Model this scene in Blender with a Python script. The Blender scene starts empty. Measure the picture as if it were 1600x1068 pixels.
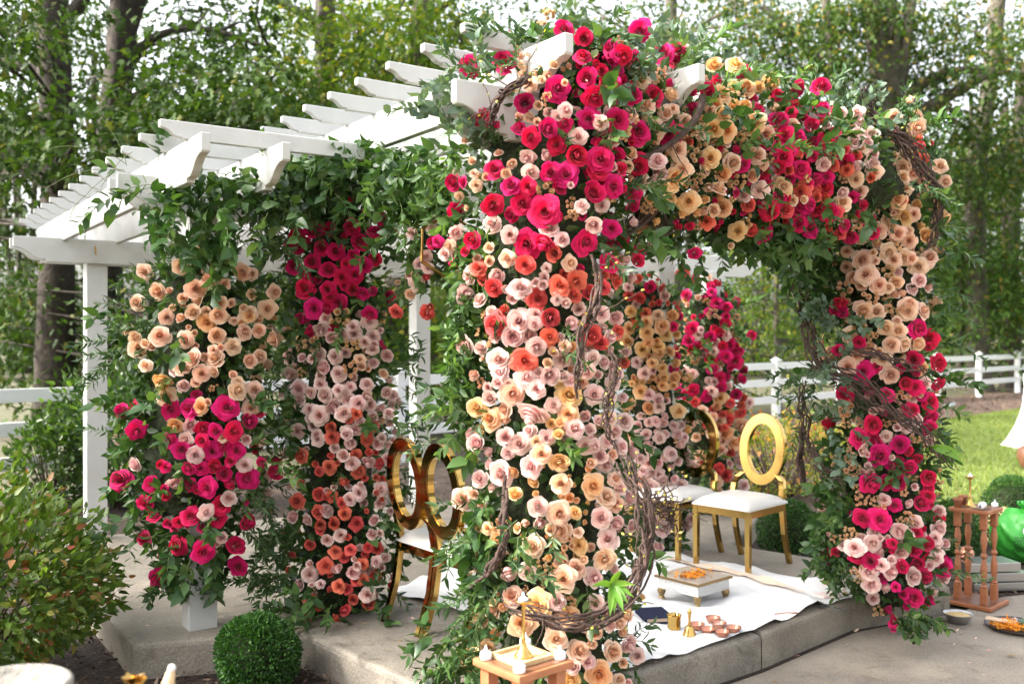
import bpy, bmesh, math, random
import numpy as np
from mathutils import Vector, Matrix
random.seed(7); rng = np.random.default_rng(7)
SC = bpy.context.scene
COL = SC.collection
R = math.radians
# ------------------------------------------------------------------ camera, sky, sun, exposure
F = 1480.0; EYE = 1.65; HORIZON = 526.0
cam_d = bpy.data.cameras.new('camera'); cam = bpy.data.objects.new('camera', cam_d); COL.objects.link(cam)
cam.location = (0, 0, EYE); cam.rotation_euler = (R(90), 0, 0)
cam_d.sensor_width = 36; cam_d.lens = 36*F/1600; cam_d.shift_y = -8/1600
cam_d.clip_start = .05; cam_d.clip_end = 600
cam_d.dof.use_dof = True; cam_d.dof.focus_distance = 4.3; cam_d.dof.aperture_fstop = 2.4
SC.camera = cam
SUN_DIR = Vector((-.85, -.15, .72)).normalized()
w = bpy.data.worlds.new('World'); SC.world = w; w.use_nodes = True
nt = w.node_tree; bg = nt.nodes['Background']
sky = nt.nodes.new('ShaderNodeTexSky'); sky.sky_type = 'NISHITA'; sky.sun_disc = False
sky.sun_elevation = math.asin(SUN_DIR.z); sky.sun_rotation = math.atan2(SUN_DIR.x, SUN_DIR.y)
sky.air_density = 1.0; sky.dust_density = 7.0; sky.ozone_density = .6; sky.altitude = 50
hs = nt.nodes.new('ShaderNodeHueSaturation'); hs.inputs['Saturation'].default_value = .28
nt.links.new(sky.outputs[0], hs.inputs['Color']); nt.links.new(hs.outputs[0], bg.inputs[0]); bg.inputs[1].default_value = .15
sl = bpy.data.lights.new('sun', 'SUN'); sl.energy = 2.0; sl.angle = R(.6); sl.color = (1, .91, .77)
so = bpy.data.objects.new('sun', sl); COL.objects.link(so); so.rotation_euler = (-SUN_DIR).to_track_quat('-Z', 'Y').to_euler(); so.location = SUN_DIR*40
vs = SC.view_settings
SC.display_settings.display_device = 'sRGB'
vs.view_transform = 'Standard'; vs.look = 'None'; vs.gamma = 1; vs.use_curve_mapping = False; vs.exposure = 2.32
SC.render.engine = 'CYCLES'
cy = SC.cycles
cy.max_bounces = 7; cy.diffuse_bounces = 4; cy.glossy_bounces = 3; cy.transmission_bounces = 5; cy.transparent_max_bounces = 8
cy.use_denoising = True; cy.sample_clamp_indirect = 6
cy.caustics_reflective = False; cy.caustics_refractive = False

# ------------------------------------------------------------------ helpers
def at(px, py, Y): return Vector(((px-800)*Y/F, Y, EYE-(py-HORIZON)*Y/F))
def ground(px, py, z=0.0):
    Y = (EYE-z)*F/(py-HORIZON); return Vector(((px-800)*Y/F, Y, z))
SLAB = .17
PO = Vector((-1.6, 4.85, 0)); UR = Vector((.82, .57, 0)); UL = Vector((-.57, .82, 0))
def P(r, l, z=0): return PO+UR*r+UL*l+Vector((0, 0, z))
YAW = math.atan2(.57, .82)

def link(o, parent=None):
    COL.objects.link(o)
    if parent is not None:
        o.parent = parent
        if not parent.get('local'): o.matrix_parent_inverse = Matrix.Translation(-parent.location)
    return o
def thing(name, label, cat, loc=(0, 0, 0), rz=0, group=None, local=False, parent=None):
    o = bpy.data.objects.new(name, None); COL.objects.link(o); o.location = loc; o.rotation_euler = (0, 0, rz)
    o['label'] = label; o['category'] = cat; o.empty_display_size = .1
    if group: o['group'] = group
    if local: o['local'] = 1
    return o
def tag(o, label, cat, group=None):
    o['label'] = label; o['category'] = cat
    if group: o['group'] = group
    return o
def structure(o): o['kind'] = 'structure'; return o
def stuff(o): o['kind'] = 'stuff'; return o
def obj(name, me, mat=None, parent=None, loc=None, rz=None, smooth=False):
    if isinstance(me, bmesh.types.BMesh):
        b = me; me = bpy.data.meshes.new(name); b.normal_update(); b.to_mesh(me); b.free()
    if mat is not None:
        me.materials.clear(); me.materials.append(mat)
    if smooth: me.polygons.foreach_set('use_smooth', [True]*len(me.polygons))
    o = bpy.data.objects.new(name, me); link(o, parent)
    if loc is not None: o.location = loc
    if rz is not None: o.rotation_euler = (0, 0, rz)
    return o
def npmesh(name, V, faces_flat, sizes, mat=None, smooth=False, mats=None, midx=None):
    me = bpy.data.meshes.new(name)
    V = np.ascontiguousarray(V, dtype=np.float32).reshape(-1, 3); ff = np.ascontiguousarray(faces_flat, dtype=np.int32).ravel()
    sizes = np.ascontiguousarray(sizes, dtype=np.int32)
    me.vertices.add(len(V)); me.vertices.foreach_set('co', V.ravel())
    me.loops.add(len(ff)); me.loops.foreach_set('vertex_index', ff)
    me.polygons.add(len(sizes)); st = np.concatenate(([0], np.cumsum(sizes)[:-1])).astype(np.int32)
    me.polygons.foreach_set('loop_start', st)
    if smooth: me.polygons.foreach_set('use_smooth', np.ones(len(sizes), dtype=bool))
    me.update(calc_edges=True); me.validate()
    if mat: me.materials.append(mat)
    return me
def box(bm, c, s, rz=0, bev=0):
    M = Matrix.Translation(c) @ Matrix.Rotation(rz, 4, 'Z') @ Matrix.Diagonal((s[0], s[1], s[2], 1))
    r = bmesh.ops.create_cube(bm, size=1, matrix=M)
    if bev:
        es = list({e for v in r['verts'] for e in v.link_edges})
        bmesh.ops.bevel(bm, geom=es, offset=bev, segments=2, affect='EDGES', profile=.7)
def boxm(name, c, s, mat, parent=None, rz=0, bev=0):
    bm = bmesh.new(); box(bm, c, s, rz, bev); return obj(name, bm, mat, parent)
def lathe(prof, n=28, M=None):
    bm = bmesh.new(); rings = []
    for r, z in prof:
        if r < 1e-5: rings.append([bm.verts.new((0, 0, z))])
        else: rings.append([bm.verts.new((r*math.cos(2*math.pi*k/n), r*math.sin(2*math.pi*k/n), z)) for k in range(n)])
    for a, b in zip(rings, rings[1:]):
        for k in range(n):
            k2 = (k+1) % n
            if len(a) == 1 and len(b) == 1: continue
            if len(a) == 1: bm.faces.new((a[0], b[k2], b[k]))
            elif len(b) == 1: bm.faces.new((a[k], a[k2], b[0]))
            else: bm.faces.new((a[k], a[k2], b[k2], b[k]))
    if M is not None: bm.transform(M)
    bmesh.ops.recalc_face_normals(bm, faces=bm.faces)
    return bm
def tube_arrays(pts, rad, n=6):
    pts = np.asarray(pts, dtype=float); m = len(pts)
    rad = np.broadcast_to(np.asarray(rad, dtype=float), (m,))
    T = np.gradient(pts, axis=0); T /= np.linalg.norm(T, axis=1)[:, None]+1e-9
    ref = np.array([.21, .17, .96]) if abs(T[:, 2]).mean() < .8 else np.array([.95, .2, .1])
    A = np.cross(T, ref); A /= np.linalg.norm(A, axis=1)[:, None]+1e-9; B = np.cross(T, A)
    th = np.linspace(0, 2*np.pi, n, endpoint=False)
    V = pts[:, None]+rad[:, None, None]*(np.cos(th)[None, :, None]*A[:, None]+np.sin(th)[None, :, None]*B[:, None])
    i = np.arange(m-1)[:, None]*n; k = np.arange(n)[None]; k2 = (k+1) % n
    Fq = np.stack([i+k, i+k2, i+n+k2, i+n+k], -1).reshape(-1, 4)
    return V.reshape(-1, 3), Fq
class Tubes:
    def __init__(s): s.V = []; s.F = []; s.n = 0
    def add(s, pts, rad, n=6):
        V, Fq = tube_arrays(pts, rad, n); s.V.append(V); s.F.append(Fq+s.n); s.n += len(V)
    def mesh(s, name, mat):
        V = np.concatenate(s.V); Fq = np.concatenate(s.F)
        return npmesh(name, V, Fq, np.full(len(Fq), 4), mat, smooth=True)
def spline(pts, n):
    pts = np.asarray(pts, float); d = np.r_[0, np.cumsum(np.linalg.norm(np.diff(pts, axis=0), axis=1))]
    t = np.linspace(0, d[-1], n); out = np.stack([np.interp(t, d, pts[:, k]) for k in range(3)], 1)
    for _ in range(3): out[1:-1] = (out[:-2]+2*out[1:-1]+out[2:])/4
    return out

# ------------------------------------------------------------------ materials
def mat(name, col, rough=.6, metal=0, spec=.5, bump=0, bscale=50, noise=0, nscale=6, trans=0, coat=0, col2=None, detail=6):
    m = bpy.data.materials.new(name); m.use_nodes = True; n = m.node_tree; L = n.links
    b = n.nodes['Principled BSDF']; b.inputs['Roughness'].default_value = rough; b.inputs['Metallic'].default_value = metal
    b.inputs['Specular IOR Level'].default_value = spec; b.inputs['Coat Weight'].default_value = coat
    b.inputs['Base Color'].default_value = (*col, 1)
    tc = n.nodes.new('ShaderNodeTexCoord')
    if noise or col2:
        t = n.nodes.new('ShaderNodeTexNoise'); t.inputs['Scale'].default_value = nscale; t.inputs['Detail'].default_value = detail
        t.inputs['Roughness'].default_value = .62
        L.new(tc.outputs['Object'], t.inputs['Vector'])
        rp = n.nodes.new('ShaderNodeValToRGB'); c2 = col2 or tuple(c*(1-noise) for c in col)
        rp.color_ramp.elements[0].position = .33; rp.color_ramp.elements[1].position = .68
        rp.color_ramp.elements[0].color = (*c2, 1); rp.color_ramp.elements[1].color = (*col, 1)
        L.new(t.outputs['Fac'], rp.inputs['Fac']); L.new(rp.outputs[0], b.inputs['Base Color'])
    if bump:
        t2 = n.nodes.new('ShaderNodeTexNoise'); t2.inputs['Scale'].default_value = bscale; t2.inputs['Detail'].default_value = 5
        L.new(tc.outputs['Object'], t2.inputs['Vector'])
        bp = n.nodes.new('ShaderNodeBump'); bp.inputs['Strength'].default_value = bump; bp.inputs['Distance'].default_value = .02
        L.new(t2.outputs['Fac'], bp.inputs['Height']); L.new(bp.outputs[0], b.inputs['Normal'])
    return m
def concmat(name, c, dark, stain, s=1.0):
    m = mat(name, c, .72, col2=dark, nscale=2.4*s, bump=.35, bscale=55, detail=10); n = m.node_tree; L = n.links; b = n.nodes['Principled BSDF']
    tc = n.nodes['Texture Coordinate']; src = b.inputs['Base Color'].links[0].from_socket
    a = n.nodes.new('ShaderNodeTexNoise'); a.inputs['Scale'].default_value = 140; a.inputs['Detail'].default_value = 3; L.new(tc.outputs['Object'], a.inputs['Vector'])
    r1 = n.nodes.new('ShaderNodeValToRGB'); r1.color_ramp.elements[0].position = .35; r1.color_ramp.elements[1].position = .62; r1.color_ramp.elements[0].color = (.62, .60, .57, 1); r1.color_ramp.elements[1].color = (1.08, 1.07, 1.05, 1); L.new(a.outputs['Fac'], r1.inputs['Fac'])
    m1 = n.nodes.new('ShaderNodeMix'); m1.data_type = 'RGBA'; m1.blend_type = 'MULTIPLY'; m1.inputs[0].default_value = .75; L.new(src, m1.inputs[6]); L.new(r1.outputs[0], m1.inputs[7])
    v = n.nodes.new('ShaderNodeTexNoise'); v.inputs['Scale'].default_value = 5.5*s; v.inputs['Detail'].default_value = 8; v.inputs['Distortion'].default_value = 1.6; L.new(tc.outputs['Object'], v.inputs['Vector'])
    r2 = n.nodes.new('ShaderNodeValToRGB'); r2.color_ramp.elements[0].position = .57; r2.color_ramp.elements[1].position = .72; r2.color_ramp.elements[0].color = (0, 0, 0, 1); r2.color_ramp.elements[1].color = (.75, .75, .75, 1); L.new(v.outputs['Fac'], r2.inputs['Fac'])
    m2 = n.nodes.new('ShaderNodeMix'); m2.data_type = 'RGBA'; L.new(r2.outputs[0], m2.inputs[0]); L.new(m1.outputs[2], m2.inputs[6]); m2.inputs[7].default_value = (*stain, 1)
    L.new(m2.outputs[2], b.inputs['Base Color']); return m
def leafmat(name, cols, rough=.45, trans=.35, tcol=None, per='island', spec=.4):
    """leaf colour picked per leaf from a list of stops; part of the light passes through"""
    m = bpy.data.materials.new(name); m.use_nodes = True; n = m.node_tree; L = n.links
    b = n.nodes['Principled BSDF']; b.inputs['Roughness'].default_value = rough; b.inputs['Specular IOR Level'].default_value = spec
    out = n.nodes['Material Output']
    if per == 'island':
        g = n.nodes.new('ShaderNodeNewGeometry'); src = g.outputs['Random Per Island']
    else:
        g = n.nodes.new('ShaderNodeObjectInfo'); src = g.outputs['Random']
    rp = n.nodes.new('ShaderNodeValToRGB'); rp.color_ramp.interpolation = 'LINEAR'
    el = rp.color_ramp.elements
    while len(el) < len(cols): el.new(.5)
    for k, (p, c) in enumerate(cols): el[k].position = p; el[k].color = (*c, 1)
    L.new(src, rp.inputs['Fac']); L.new(rp.outputs[0], b.inputs['Base Color'])
    if trans:
        tr = n.nodes.new('ShaderNodeBsdfTranslucent'); mx = n.nodes.new('ShaderNodeMixShader'); mx.inputs[0].default_value = trans
        mc = n.nodes.new('ShaderNodeMix'); mc.data_type = 'RGBA'; mc.blend_type = 'MULTIPLY'; mc.inputs[0].default_value = 1
        tcol = tcol or (1.6, 1.7, .6)
        mc.inputs[7].default_value = (*tcol, 1)
        L.new(rp.outputs[0], mc.inputs[6]); L.new(mc.outputs[2], tr.inputs[0])
        L.new(b.outputs[0], mx.inputs[1]); L.new(tr.outputs[0], mx.inputs[2]); L.new(mx.outputs[0], out.inputs[0])
    return m
def rosemat(name, rim, mid, heart, trans=.22):
    m = bpy.data.materials.new(name); m.use_nodes = True; n = m.node_tree; L = n.links
    b = n.nodes['Principled BSDF']; b.inputs['Roughness'].default_value = .62; b.inputs['Specular IOR Level'].default_value = .22
    b.inputs['Sheen Weight'].default_value = .12
    a = n.nodes.new('ShaderNodeAttribute'); a.attribute_name = 'depth'
    rp = n.nodes.new('ShaderNodeValToRGB'); el = rp.color_ramp.elements; el.new(.5)
    for e, p, c in zip(el, (0.02, .45, 1.0), (heart, mid, rim)): e.position = p; e.color = (*c, 1)
    oi = n.nodes.new('ShaderNodeObjectInfo')
    hv = n.nodes.new('ShaderNodeHueSaturation')
    mr = n.nodes.new('ShaderNodeMapRange'); mr.inputs[3].default_value = .9; mr.inputs[4].default_value = 1.1
    mh = n.nodes.new('ShaderNodeMapRange'); mh.inputs[3].default_value = .487; mh.inputs[4].default_value = .513
    ml = n.nodes.new('ShaderNodeMath'); ml.operation = 'FRACT'; mm = n.nodes.new('ShaderNodeMath'); mm.operation = 'MULTIPLY'; mm.inputs[1].default_value = 7.31
    L.new(oi.outputs['Random'], mr.inputs[0]); L.new(oi.outputs['Random'], mm.inputs[0]); L.new(mm.outputs[0], ml.inputs[0]); L.new(ml.outputs[0], mh.inputs[0])
    L.new(a.outputs['Fac'], rp.inputs['Fac']); L.new(rp.outputs[0], hv.inputs['Color']); L.new(mr.outputs[0], hv.inputs['Value']); L.new(mh.outputs[0], hv.inputs['Hue'])
    nz = n.nodes.new('ShaderNodeTexNoise'); nz.inputs['Scale'].default_value = 9; nz.inputs['Detail'].default_value = 6; nz.inputs['Distortion'].default_value = .8
    tcd = n.nodes.new('ShaderNodeTexCoord'); L.new(tcd.outputs['Object'], nz.inputs['Vector'])
    rv = n.nodes.new('ShaderNodeMapRange'); rv.inputs[1].default_value = .3; rv.inputs[2].default_value = .7; rv.inputs[3].default_value = .86; rv.inputs[4].default_value = 1.06; L.new(nz.outputs['Fac'], rv.inputs[0])
    mv = n.nodes.new('ShaderNodeMix'); mv.data_type = 'RGBA'; mv.blend_type = 'MULTIPLY'; mv.inputs[0].default_value = 1; L.new(hv.outputs[0], mv.inputs[6]); L.new(rv.outputs[0], mv.inputs[7])
    bp = n.nodes.new('ShaderNodeBump'); bp.inputs['Strength'].default_value = .25; bp.inputs['Distance'].default_value = .05; L.new(nz.outputs['Fac'], bp.inputs['Height']); L.new(bp.outputs[0], b.inputs['Normal'])
    L.new(mv.outputs[2], b.inputs['Base Color'])
    tr = n.nodes.new('ShaderNodeBsdfTranslucent'); L.new(hv.outputs[0], tr.inputs[0])
    mx = n.nodes.new('ShaderNodeMixShader'); mx.inputs[0].default_value = trans
    L.new(b.outputs[0], mx.inputs[1]); L.new(tr.outputs[0], mx.inputs[2]); L.new(mx.outputs[0], n.nodes['Material Output'].inputs[0])
    return m
WHITE = mat('white_vinyl', (.64, .64, .62), .42, col2=(.53, .53, .50), nscale=2.2, bump=.05, bscale=30)
FENCEW = mat('white_fence_paint', (.8, .8, .79), .45, noise=.05)
GOLD = mat('polished_gold', (.50, .325, .10), .13, 1, bump=.02, bscale=12)
BRASS = mat('brass', (.62, .40, .13), .28, 1, bump=.05, bscale=90)
COPPER = mat('copper', (.62, .27, .18), .3, 1, bump=.06, bscale=120)
SILVER = mat('silver_sheet', (.72, .72, .72), .3, 1, bump=.5, bscale=130)
STEEL = mat('steel', (.5, .5, .5), .28, 1)
CUSHION = mat('white_leatherette', (.74, .71, .66), .45, bump=.04, bscale=160)
CLOTH = mat('white_cotton', (.76, .75, .74), .9, bump=.35, bscale=9)
PEACHC = mat('peach_chiffon', (.78, .62, .48), .8)
PINKC = mat('blush_napkin', (.78, .64, .60), .8)
CONC = concmat('concrete', (.33, .29, .235), (.20, .175, .14), (.12, .10, .075))
CURB = concmat('concrete_edge', (.32, .285, .235), (.19, .17, .14), (.11, .095, .07), 1.3)
WALK = concmat('walkway_concrete', (.34, .295, .24), (.22, .19, .155), (.15, .125, .095), .8)
BRONZE = mat('aged_bronze', (.34, .24, .12), .35, 1, bump=.1, bscale=90)
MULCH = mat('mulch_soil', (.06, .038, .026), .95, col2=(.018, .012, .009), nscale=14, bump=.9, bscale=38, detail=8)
MULCHT = mat('tan_bark_bed', (.16, .105, .075), .95, col2=(.07, .045, .032), nscale=9, bump=.9, bscale=38, detail=8)  # tan-brown bark of the bed along the fence
SOIL = mat('woodland_floor', (.07, .075, .03), .95, col2=(.05, .04, .022), nscale=1.2, bump=.6, bscale=20)
LAWN = mat('lawn_soil', (.12, .16, .035), .95, col2=(.085, .115, .028), nscale=1.2)
WOOD = mat('reddish_wood', (.42, .165, .075), .45, col2=(.30, .105, .045), nscale=9, bump=.05, bscale=40)
WOODTOP = mat('dark_wood_top', (.20, .09, .05), .35, col2=(.13, .055, .03), nscale=9)
TERRA = mat('terracotta', (.45, .18, .095), .85, noise=.25, nscale=20)
LEDW = mat('white_plastic', (.78, .78, .80), .4)
NAVY = mat('navy_cover', (.012, .016, .045), .8, spec=.2, bump=.1, bscale=200)
PAPER = mat('page_edges', (.62, .47, .33), .8, bump=.3, bscale=300)
BLACKM = mat('dark_metal', (.03, .03, .035), .35, .6)
BARK = mat('oak_bark', (.055, .043, .033), .95, col2=(.02, .016, .012), nscale=9, bump=1.0, bscale=16, detail=10)
BARKG = mat('grey_bark', (.12, .105, .083), .95, col2=(.048, .04, .03), nscale=7, bump=.8, bscale=14, detail=10)
TWIG = mat('grape_vine', (.105, .062, .048), .85, col2=(.04, .024, .02), nscale=40, bump=.6, bscale=90)
STEM = leafmat('green_stem', [(0, (.10, .16, .05)), (1, (.18, .2, .08))], .5, 0)
BAG = mat('green_plastic_bag', (.05, .36, .045), .42, col2=(.035, .27, .03), nscale=5, bump=.3, bscale=12)
BAGW = mat('white_print', (.62, .66, .62), .4)
BAGD = mat('dark_print', (.01, .06, .012), .4)
MARI = mat('marigold_petals', (.85, .38, .02), .7, col2=(.75, .20, .01), nscale=60)
SAND = mat('sand_tray', (.62, .45, .24), .7, col2=(.48, .32, .15), nscale=40)
STONE = mat('speckled_stone', (.26, .245, .215), .85, col2=(.12, .115, .10), nscale=34, bump=.4, bscale=70)
RICE = mat('rice', (.78, .55, .25), .85, bump=.8, bscale=220)
PLASTIC = mat('clear_film', (.55, .62, .66), .15)
# ------------------------------------------------------------------ ground, slab, walkway
def sheet(name, pts, z, m):
    bm = bmesh.new(); bm.faces.new([bm.verts.new((p[0], p[1], z)) for p in pts]); 
    bmesh.ops.recalc_face_normals(bm, faces=bm.faces)
    if bm.faces[0].normal.z < 0: bmesh.ops.reverse_faces(bm, faces=bm.faces)
    bmesh.ops.triangulate(bm, faces=bm.faces)
    return structure(obj(name, bm, m))
sheet('ground', [(-300, -60), (300, -60), (300, 500), (-300, 500)], -.012, SOIL)
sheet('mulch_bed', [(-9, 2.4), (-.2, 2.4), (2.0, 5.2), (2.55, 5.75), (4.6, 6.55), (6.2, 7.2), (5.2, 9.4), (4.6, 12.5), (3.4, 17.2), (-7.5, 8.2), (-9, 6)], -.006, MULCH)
sheet('lawn', [(4.2, 8.4), (7, 7.0), (30, 3), (60, 28), (16.5, 28.2), (12.6, 22.6), (6.2, 16.8), (4.6, 13.2)], -.003, LAWN)
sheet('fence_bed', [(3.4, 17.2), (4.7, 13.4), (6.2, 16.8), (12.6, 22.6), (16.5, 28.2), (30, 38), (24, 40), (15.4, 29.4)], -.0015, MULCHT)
sheet('walkway', [(-.25, 3.1), (-.1, 3.66), (.58, 4.15), (1.24, 4.66), (1.92, 5.29), (2.25, 5.46), (2.66, 5.66), (3.1, 6.0), (4.7, 6.55), (9, 6.9), (9, -3), (-.6, -3), (-.6, 2.2)], .002, WALK)
def slab(pts, m_top, name='slab', parent=None):
    bm = bmesh.new(); n = len(pts)
    top = [bm.verts.new((x, y, SLAB)) for x, y in pts]; bot = [bm.verts.new((x, y, -.08)) for x, y in pts]
    bm.faces.new(top); bm.faces.new(bot[::-1])
    for k in range(n): bm.faces.new((top[k], bot[k], bot[(k+1) % n], top[(k+1) % n]))
    bmesh.ops.recalc_face_normals(bm, faces=bm.faces)
    es = [e for e in bm.edges if all(abs(v.co.z-SLAB) < 1e-6 for v in e.verts)]
    bmesh.ops.bevel(bm, geom=es, offset=.028, segments=3, affect='EDGES', profile=.5)
    bmesh.ops.triangulate(bm, faces=[f for f in bm.faces if len(f.verts) > 4])
    return obj(name, bm, m_top, parent)
pad = structure(bpy.data.objects.new('concrete_platform', None)); COL.objects.link(pad)
A1 = (-1.08, 4.77); J = (.28, 7.05)
slab([(-1.83, 4.57), A1, J, (-.10, 8.9), (-3.42, 6.85)], CONC, parent=pad)
slab([(-1.072, 4.764), (-.41, 4.04), (-.1, 3.7), (.583, 4.21), (1.24, 4.72), (.29, 7.046)], CURB, parent=pad)
slab([(1.248, 4.727), (1.92, 5.35), (2.23, 5.49), (2.62, 5.67), (2.16, 6.26), (1.58, 6.76), (2.25, 8.35), (1.5, 9.6), (-.09, 8.905), (.298, 7.044)], CONC, parent=pad)
# loose bark chips and fallen leaves
def scatter_quads(name, pts, size, m, flat=.35):
    n = len(pts); a = rng.uniform(0, 2*np.pi, n); s = size*rng.uniform(.5, 1.4, n)
    d = np.stack([np.cos(a), np.sin(a), rng.normal(0, flat, n)], 1); e = np.stack([-np.sin(a), np.cos(a), rng.normal(0, flat, n)], 1)
    q = np.stack([pts-d*s[:, None], pts+e*s[:, None]*.35, pts+d*s[:, None], pts-e*s[:, None]*.35], 1)
    return stuff(obj(name, npmesh(name, q, np.arange(4*n), np.full(n, 4), m)))
def in_poly(p, poly):
    x, y = p[:, 0], p[:, 1]; r = np.zeros(len(p), bool); n = len(poly)
    for i in range(n):
        (x1, y1), (x2, y2) = poly[i], poly[(i+1) % n]
        c = ((y1 > y) != (y2 > y)) & (x < (x2-x1)*(y-y1)/(y2-y1+1e-12)+x1); r ^= c
    return r
SLABP = [(-1.83, 4.57), A1, (-.41, 4.04), (-.1, 3.7), (.583, 4.21), (1.24, 4.72), (1.92, 5.35), (2.62, 5.67), (2.16, 6.26), (1.58, 6.76), (2.25, 8.35), (1.5, 9.6), (-3.42, 6.85)]
chipm = leafmat('bark_chips', [(0, (.02, .012, .008)), (.5, (.07, .04, .025)), (.85, (.13, .08, .05)), (1, (.32, .24, .17))], .9, 0)
pts = np.concatenate([np.stack([rng.uniform(-4.5, 0, 9000), rng.uniform(3.2, 5.2, 9000), np.full(9000, .006)], 1),
                      np.stack([rng.uniform(-4.5, 5, 12000), rng.uniform(5.5, 11, 12000), np.full(12000, .006)], 1)])
WALKP = [(-.6, 2.2), (-.1, 3.66), (2.66, 5.66), (3.1, 6.0), (4.7, 6.55), (9, 6.9), (9, -3), (-.6, -3)]
pts = pts[~in_poly(pts, SLABP) & ~in_poly(pts, WALKP)]; pts[:, 2] += rng.uniform(0, .02, len(pts))
scatter_quads('bark_mulch', pts, .017, chipm)
lpt = np.stack([rng.uniform(5, 18, 16000), rng.uniform(14, 29, 16000), np.full(16000, .01)], 1)
lpt = lpt[in_poly(lpt, [(3.4, 17.2), (4.7, 13.4), (6.2, 16.8), (12.6, 22.6), (16.5, 28.2), (24, 36), (15.4, 29.4)])]
chip2 = leafmat('dry_bark', [(0, (.08, .05, .035)), (.6, (.17, .11, .08)), (.9, (.25, .18, .12)), (1, (.4, .3, .15))], .9, 0)
scatter_quads('dry_mulch', lpt, .035, chip2)
litter = leafmat('fallen_leaf', [(0, (.16, .085, .03)), (.6, (.3, .17, .05)), (1, (.42, .3, .1))], .7, .1)
fl = np.stack([rng.uniform(-3.5, 7, 260), rng.uniform(3.4, 14, 260), np.full(260, .012)], 1); fl = fl[~in_poly(fl, SLABP)]
scatter_quads('fallen_leaves', fl, .03, litter, .2)
cr = np.stack([rng.uniform(-3, 3, 700), rng.uniform(3.6, 8.5, 700), np.full(700, SLAB+.003)], 1); cr = cr[in_poly(cr, SLABP)]
cr2 = np.stack([rng.uniform(-.2, 4.5, 420), rng.uniform(2.6, 6, 420), np.full(420, .006)], 1); cr2 = cr2[in_poly(cr2, WALKP)]
scatter_quads('leaf_crumbs', np.concatenate([cr, cr2]), .009, litter, .15)
pet = leafmat('fallen_petals', [(0, (.75, .10, .16)), (.3, (.86, .5, .48)), (.7, (.88, .6, .45)), (1, (.88, .68, .5))], .7, .15)
pz = np.concatenate([np.stack([rng.normal(.7, .35, 26), rng.normal(3.9, .25, 26), np.zeros(26)], 1), np.stack([rng.normal(2.3, .35, 30), rng.normal(5.2, .22, 30), np.zeros(30)], 1), np.stack([rng.normal(-.9, .35, 22), rng.normal(4.8, .2, 22), np.zeros(22)], 1)])
pz[:, 2] = np.where(in_poly(pz, SLABP), SLAB+.022, .008); scatter_quads('fallen_petals', pz, .014, pet, .3)
# grass blades
n = 70000; Yg = rng.uniform(7.2, 22, n); gp = np.stack([rng.uniform(.36, .80, n)*Yg, Yg, np.zeros(n)], 1)
gp = gp[in_poly(gp, [(4.2, 8.4), (7, 7.0), (30, 3), (60, 28), (16.5, 28.2), (12.6, 22.6), (6.2, 16.8), (4.6, 13.2)])]; n = len(gp)
h = rng.uniform(.02, .055, n); a = rng.uniform(0, 2*np.pi, n); wv = np.stack([np.cos(a), np.sin(a), 0*a], 1)*(.0035+.0003*gp[:, 1])[:, None]
tip = gp+np.stack([rng.normal(0, .02, n), rng.normal(0, .02, n), h], 1)
gm = leafmat('grass_blades', [(0, (.10, .15, .025)), (.6, (.16, .23, .04)), (1, (.26, .28, .07))], .5, .3, (1.6, 1.6, .7))
stuff(obj('grass', npmesh('grass', np.stack([gp-wv, gp+wv, tip], 1), np.arange(3*n), np.full(n, 3), gm)))

# ------------------------------------------------------------------ pergola
perg = thing('pergola', 'white pergola with scroll-cut rafters and slats over the concrete platform', 'pergola', P(0, 0))
MESHES = {}
def board_mesh(L, h, t, scroll0, scroll1):
    key = (round(L, 3), h, t, scroll0, scroll1)
    if key in MESHES: return MESHES[key]
    q = 1.25*h
    og = [(0, 1.), (0, .60), (.03, .55), (.16, .53), (.30, .47), (.44, .36), (.56, .22), (.68, .13), (.80, .10), (.94, .10), (.95, .0)]
    prof = []
    if scroll0: prof += [(s*q, z*h) for s, z in og]
    else: prof += [(0, h), (0, 0)]
    if scroll1: prof += [(L-s*q, z*h) for s, z in og[::-1]]
    else: prof += [(L, 0), (L, h)]
    bm = bmesh.new(); a = [bm.verts.new((s, -t/2, z)) for s, z in prof]; b = [bm.verts.new((s, t/2, z)) for s, z in prof]
    bm.faces.new(a); bm.faces.new(b[::-1]); n = len(prof)
    for k in range(n): bm.faces.new((a[k], b[k], b[(k+1) % n], a[(k+1) % n]))
    bmesh.ops.recalc_face_normals(bm, faces=bm.faces)
    bmesh.ops.bevel(bm, geom=[e for e in bm.edges if e.calc_face_angle(0) > .9], offset=.003, segments=1, affect='EDGES')
    me = bpy.data.meshes.new('board'); bm.to_mesh(me); bm.free(); me.materials.append(WHITE); MESHES[key] = me
    return me
def board(name, start, along, L, h, t, s0=True, s1=True):
    o = obj(name, board_mesh(L, h, t, s0, s1), None, perg); o.location = start; o.rotation_euler = (0, 0, math.atan2(along.y, along.x)); return o
def post(r, l, top, s=.14, base=SLAB):
    bm = bmesh.new(); box(bm, (0, 0, (top+base)/2), (s, s, top-base), 0, .004)
    o = obj('post', bm, WHITE, perg); o.location = P(r, l); o.rotation_euler = (0, 0, YAW)
    return o
post(0, 0, 2.42); post(0, 2.55, 2.33); post(2.72, 2.56, 2.33)
for l in (-.0905, .0905, 2.55-.0905, 2.55+.0905):
    back = l > 1
    board('beam', P(-.55 if back else -.42, l, 2.178 if back else 2.262), UR, 3.8 if back else 1.05, .172, .036, True, back)
for k in range(9):
    r = -.22+.36*k; l0 = -.83 if k < 2 else -.3 if k == 2 else .95
    board('joist', P(r, l0, 2.335), UL, 3.55-l0, .188, .04)
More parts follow.
